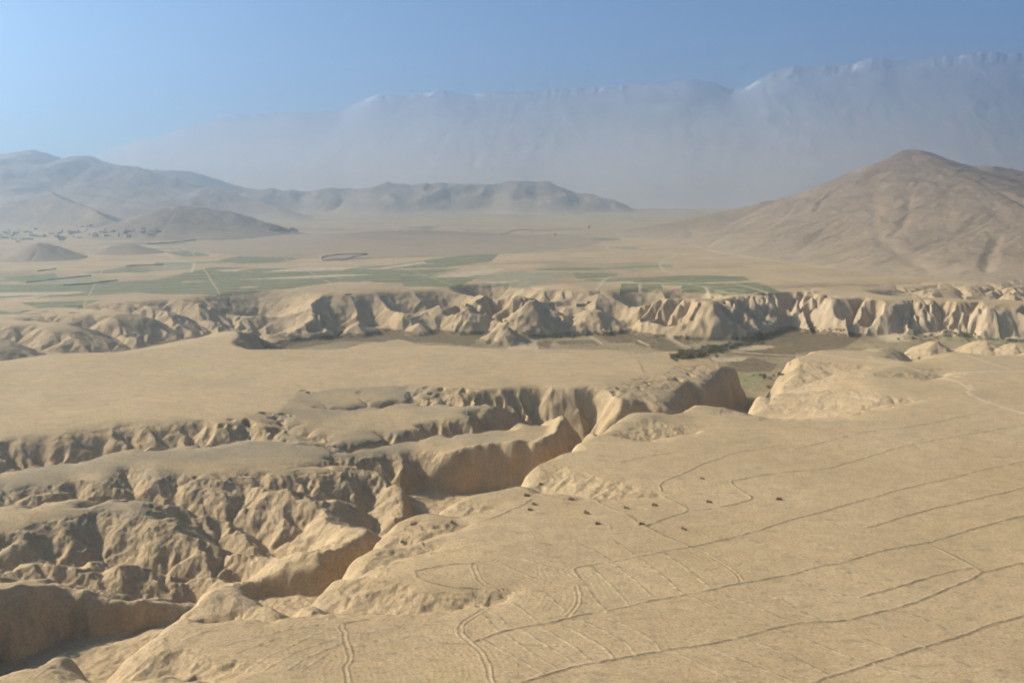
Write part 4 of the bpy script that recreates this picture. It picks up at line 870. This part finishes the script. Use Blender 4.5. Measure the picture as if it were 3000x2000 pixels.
for k, ((u, v), lb) in enumerate(heaps):
    x, y, z = hit(u, v + 4); o = hp[k] if k < 2 else hp[k % 2].copy()
    if k >= 2: scn.collection.objects.link(o)
    o.location = (x, y, z); o.rotation_euler = (0, 0, -.25 + .45 * math.sin(k * 2.3)); s_ = 1.0 + .12 * math.sin(k * 1.7); o.scale = (s_, s_, s_)
    tag(o, lb, 'brushwood heap', 'brushwood heaps on the near field')

# --- trees and bushes of the river valley
rv = np.random.default_rng(12)
T1, T2, T3 = make_tree(1, 6, 2.6, M['leaf']), make_tree(2, 6, 2.9, M['leaf2']), make_tree(3, 6, 2.4, M['leaf3'])
B1, B2, B3 = make_bush(5, 1.6, M['leaf']), make_bush(6, 1.6, M['leaf2']), make_bush(7, 1.6, M['leaf3'])
single = [(T2, 2512, 993, 1.15, 'lone round brown tree in the fields right of the dark bank'), (T1, 2240, 1112, 1.0, 'grey green tree at the corner of the small green plot in the gorge mouth'), (T3, 2677, 1004, 1.35, 'broad dark tree behind the bare knoll at the right'),
 (T1, 2632, 999, .7, 'small pale green tree left of the broad dark tree'), (T1, 2385, 966, .8, 'small green tree at the bend of the river foot of the shaded cliff'), (T3, 2710, 996, .9, 'dark leafy tree just right of the broad dark tree'), (T3, 2728, 990, .9, 'dark leafy tree at the end of the row behind the knoll'),
 (T2, 2832, 985, .75, 'small thin brown tree on the pale field edge at the right'), (T2, 2855, 986, .6, 'smallest thin brown tree on the pale field edge at the right'), (T1, 2768, 984, 1.0, 'light green tree by the field corner below the right cliffs'), (T1, 2797, 986, .9, 'green tree right of the field corner below the right cliffs'), (T2, 2770, 972, .9, 'brown tree at the foot of the right cliffs'),
 (T3, 2100, 1052, .9, 'dark tree at the tip of the tableland above the gorge mouth'), (T3, 2055, 1046, .7, 'low dark tree beside the scrub at the tableland end')]
used = set()
for src, u, v, sc_, lb in single:
    x, y, z = hit(u, v)
    if id(src) in used: put(src, x, y, z - .1, rv.uniform(0, 6), sc_, lb, 'tree')
    else:
        used.add(id(src)); src.location = (x, y, z - .1); src.scale = (sc_,) * 3; tag(src, lb, 'tree')
ft = [(1726, 672, 2.0, 'larger lone tree far out on the hazy plain'), (1626, 694, 1.7, 'smaller lone tree beside the plain track, nearer than the larger one')]
for u, v, sc_, lb in ft:
    x, y, z = hit(u, v); put(T3, x, y, z - .1, 1, sc_, lb, 'tree')
bset = []
def scatter(line, n, jit, kinds, sc0, sc1, label, group):
    P = smooth_pts(line, 1)
    for k in range(n):
        t = rv.uniform(0, len(P) - 1.001); i = int(t); a, b = P[i], P[i + 1]; f_ = t - i
        u = a[0] + (b[0] - a[0]) * f_ + rv.normal(0, jit[0]); v = a[1] + (b[1] - a[1]) * f_ + rv.normal(0, jit[1]); x, y, z = hit(u, v); src = kinds[k % len(kinds)]; s_ = rv.uniform(sc0, sc1)
        if id(src) in used: o = src.copy(); scn.collection.objects.link(o)
        else: used.add(id(src)); o = src
        o.location = (x, y, z - .1); o.rotation_euler = (0, 0, rv.uniform(0, 6)); o.scale = (s_ * rv.uniform(.8, 1.4), s_ * rv.uniform(.8, 1.4), s_ * rv.uniform(.7, 1.2)); tag(o, label, 'bush', group)
scatter([(1985, 1046), (2060, 1038), (2120, 1018), (2180, 1004), (2230, 990)], 150, (17, 6), [B3, B1, B3, B2], 1.1, 2.6, 'scrub bush in the dark belt along the river', 'bushes along the river')
scatter([(2330, 968), (2420, 968), (2470, 970)], 14, (8, 2), [B2, B3], .7, 1.3, 'low brown bush on the river bank under the shaded cliff', 'bushes under the shaded cliff')
scatter([(1555, 985), (1620, 990), (1680, 988), (1740, 978), (1800, 976)], 36, (8, 2), [B1, B3, B2], .7, 1.3, 'bush in the hedge along the foot of the rounded mounds', 'hedge at the foot of the mounds')
scatter([(1460, 930), (1490, 945), (1530, 965), (1545, 985)], 22, (10, 5), [B2, B1], .6, 1.3, 'brown bush in the side valley behind the pointed mound', 'bushes in the side valley')
scatter([(880, 998), (960, 990), (1100, 975), (1300, 958)], 24, (16, 2), [B2, B3], .6, 1.1, 'low bush along the shaded foot of the far cliffs', 'bushes at the cliff foot')
scatter([(2765, 984), (2850, 990), (2950, 998), (3000, 1000)], 26, (10, 2), [B1, B3], .7, 1.3, 'green bush in the strip beside the pale field', 'bushes beside the pale field')
scatter([(2220, 1100), (2260, 1105), (2300, 1098)], 10, (12, 5), [B3, B1], .8, 1.5, 'dark bush on the bank behind the small green plot', 'bushes behind the green plot')
x, y, z = hit(2250, 1136); put(B2, x, y, z, 0, 1.7, 'round brown bush standing alone on the pale ground in the gorge mouth', 'bush')
for (u, v), lb in (((1180, 1594), 'dark bush on the lip of the first scalloped hollow'), ((1325, 1535), 'dark round bush at the end of the fluted scarp on the near bank')):
    x, y, z = hit(u, v); put(B3, x, y, z, 0, .8, lb, 'bush')

# --- farmhouse on the terrace between the mounds
def boxm(V, Fc, x0, y0, z0, x1, y1, z1):
    i = len(V); V += [(x0, y0, z0), (x1, y0, z0), (x1, y1, z0), (x0, y1, z0), (x0, y0, z1), (x1, y0, z1), (x1, y1, z1), (x0, y1, z1)]
    Fc += [(i, i + 3, i + 2, i + 1), (i + 4, i + 5, i + 6, i + 7), (i, i + 1, i + 5, i + 4), (i + 1, i + 2, i + 6, i + 5), (i + 2, i + 3, i + 7, i + 6), (i + 3, i, i + 4, i + 7)]
def bx(name, parent, mat, *boxes):
    V, Fc = [], []
    for b in boxes: boxm(V, Fc, *b)
    return pydata(name, V, Fc, mat, parent)
hx, hy, hz = hit(1703, 897)
fh = empty('farmhouse', (hx, hy, hz), .04); tag(fh, 'low flat roofed mud farmhouse with a dark open porch on the terrace among the mounds', 'house')
bx('wall', fh, M['mud'], (-7, 3, -1.5, 7, 7, 3.0), (-7, -.2, -1.5, -6.2, 3, 3.0), (6.4, -.2, -1.5, 7, 3, 3.0))
bx('roof', fh, M['roof'], (-7.6, -1.2, 3.0, 7.4, 7.5, 3.45))
for xx in (-3.2, 0.1, 3.4): bx('post', fh, M['wood'], (xx - .12, -.6, -1.5, xx + .12, -.36, 3.0))
d = bx('door', fh, M['dark'], (-1.0, 2.9, -.2, .2, 2.995, 2.0)); bx('window', fh, M['dark'], (-4.9, 2.9, .8, -3.7, 2.995, 1.9)); bx('window', fh, M['dark'], (2.0, 2.9, .8, 3.2, 2.995, 1.9))
bx('floor', fh, M['mud'], (-7, -1.2, -1.5, 7, 3, -.2))
sx, sy, sz = hx + 10.2, hy + 1.5, float(ground_z(hx + 10.2, hy + 1.5)[0]); sh = empty('shed', (sx, sy, sz), .1); tag(sh, 'small pale shed right beside the farmhouse porch', 'shed'); bx('wall', sh, M['mud'], (-2.4, -1.6, -1.5, 2.4, 1.6, 1.9)); bx('roof', sh, M['roof'], (-2.6, -1.8, 1.9, 2.6, 1.8, 2.15)); bx('door', sh, M['dark'], (-.5, -1.66, -.1, .5, -1.605, 1.5))
wx_, wy_2 = hx - 9.5, hy - 2; ww = float(ground_z(wx_, wy_2)[0]); o = bx('low_wall', None, M['white'], (-3.2, -.25, -1.5, 3.0, .25, .5), (2.5, -.25, -1.5, 3.0, .25, 1.6)); o.location = (wx_, wy_2, ww); tag(o, 'low whitewashed wall left of the farmhouse', 'wall')

# --- mud walls of the compounds far out on the plain
def mud_wall(px, label, h=1.7, w=0.8):
    P = [hit(u, v) for u, v in px]; V, Fc = [], []
    Q = []
    for a, b in zip(P[:-1], P[1:]):
        n = max(1, int(math.hypot(b[0] - a[0], b[1] - a[1]) / 12))
        Q += [tuple(a[i] + (b[i] - a[i]) * k / n for i in range(3)) for k in range(n)]
    Q.append(P[-1]); m = len(Q); c = np.mean([q[:2] for q in Q], axis=0)
    for k in range(m):
        a = Q[max(0, k - 1)]; b = Q[min(m - 1, k + 1)]; dx, dy = b[0] - a[0], b[1] - a[1]; L = math.hypot(dx, dy) + 1e-6; nx, ny = -dy / L * w / 2, dx / L * w / 2
        zz = float(ground_z(Q[k][0], Q[k][1])[0]); hh = h * (1 + .25 * math.sin(k * 1.9))
        V += [(Q[k][0] - c[0] + nx, Q[k][1] - c[1] + ny, zz - 1), (Q[k][0] - c[0] - nx, Q[k][1] - c[1] - ny, zz - 1), (Q[k][0] - c[0] - nx * .6, Q[k][1] - c[1] - ny * .6, zz + hh), (Q[k][0] - c[0] + nx * .6, Q[k][1] - c[1] + ny * .6, zz + hh)]
    for k in range(m - 1):
        i, j = 4 * k, 4 * k + 4
        for p in range(4): Fc.append((i + p, i + (p + 1) % 4, j + (p + 1) % 4, j + p))
    Fc += [(0, 1, 2, 3), (4 * m - 1, 4 * m - 2, 4 * m - 3, 4 * m - 4)]
    o = pydata('mud_wall', V, Fc, M['stone']); o.location = (c[0], c[1], 0); tag(o, label, 'wall')
mud_wall([(1076, 744), (1030, 745), (985, 747), (955, 751), (941, 757), (944, 764), (1000, 761), (1076, 745)], 'curved dark mud wall enclosing a pale plot beside the green fields')
mud_wall([(76, 829), (150, 820), (268, 808)], 'upper long dark mud wall of the brown plot on the left plain'); mud_wall([(186, 837), (260, 832), (346, 822), (338, 819)], 'lower long dark mud wall of the brown plot on the left plain')
mud_wall([(1325, 673), (1345, 676), (1386, 681)], 'pale edged mud wall left of the far compound on the plain'); mud_wall([(1466, 686), (1490, 680), (1516, 673)], 'slanting mud wall in the middle of the far compound on the plain'); mud_wall([(1516, 673), (1558, 673), (1555, 684)], 'right corner mud wall of the far compound on the plain')
mud_wall([(430, 716), (500, 712), (574, 704)], 'thin mud wall across the plain below the long sloped hill', 2.8); mud_wall([(110, 795), (165, 788)], 'short dark mud wall at the foot of the small dark hill'); mud_wall([(370, 780), (480, 776)], 'short mud wall behind the small green patches on the left plain', 2.0)

# --- village at the foot of the left hills: small flat roofed blocks
V, Fc = [], []; boxm(V, Fc, -4.5, -3.5, -2, 4.5, 3.5, 3.4); boxm(V, Fc, -4.7, -3.7, 3.4, 4.7, -3.2, 3.8); boxm(V, Fc, -4.7, 3.2, 3.4, 4.7, 3.7, 3.8); boxm(V, Fc, 1.2, -1.5, 3.4, 4.6, 3.1, 5.6)
vh = pydata('village_house', V, Fc, M['mud']); V, Fc = [], []; boxm(V, Fc, -6, -3, -2, 6, 3, 3.0); boxm(V, Fc, -6.2, -3.2, 3.0, 6.2, -2.8, 3.5); boxm(V, Fc, -6.2, 2.8, 3.0, 6.2, 3.2, 3.5); boxm(V, Fc, 6, -3.5, -2, 13, -3, 2.2)
vh2 = pydata('village_house', V, Fc, M['stone']); nv = 0
for k in range(64):
    u = rv.uniform(0, 470) if k < 48 else rv.uniform(790, 860); v = rv.normal(690 - .02 * u, 9) if k < 48 else rv.uniform(668, 676); x, y, z = hit(u, v); src = (vh, vh2)[k % 2]; o = src if k < 2 else src.copy()
    if k >= 2: scn.collection.objects.link(o)
    s_ = rv.uniform(.8, 1.5); o.location = (x, y, z); o.rotation_euler = (0, 0, rv.uniform(-.5, .5)); o.scale = (s_, s_, s_)
    tag(o, 'tiny flat roofed house of the hazy village on the left plain' if k < 48 else 'tiny flat roofed house at the end of the long sloped hill', 'house', 'houses of the hazy village' if k < 48 else 'houses by the long sloped hill')
vt = [put(T3, *hit(rv.uniform(10, 450), rv.normal(688, 8)), 0, rv.uniform(.8, 1.6), 'dark tree among the houses of the hazy village', 'tree', 'trees of the hazy village') for _ in range(26)]

# --- haze: one closed box of even, thin air
def haze_box():
    import bmesh
    bm = bmesh.new(); bmesh.ops.create_cube(bm, size=1)
    me = bpy.data.meshes.new('haze'); bm.to_mesh(me); bm.free()
    top = float(max(mz.max(), Zv.max(), 150)) + 25
    o = bpy.data.objects.new('haze', me); scn.collection.objects.link(o)
    o.scale = (18200, 11000, top + 61.5); o.location = (0, 3800, (top - 61.5) / 2)
    m = bpy.data.materials.new('haze air'); m.use_nodes = True; n = m.node_tree
    for nd in list(n.nodes):
        if nd.type == 'BSDF_PRINCIPLED': n.nodes.remove(nd)
    v = n.nodes.new('ShaderNodeVolumePrincipled'); v.inputs['Density'].default_value = HAZE_DENSITY; v.inputs['Color'].default_value = (.68, .85, 1, 1)
    v.inputs['Anisotropy'].default_value = 0.9
    out = [x for x in n.nodes if x.type == 'OUTPUT_MATERIAL'][0]; n.links.new(v.outputs[0], out.inputs['Volume'])
    me.materials.append(m); tag(o, 'pale dusty haze lying over the whole land', 'haze', kind='stuff')
    print('haze top', top)
haze_box()
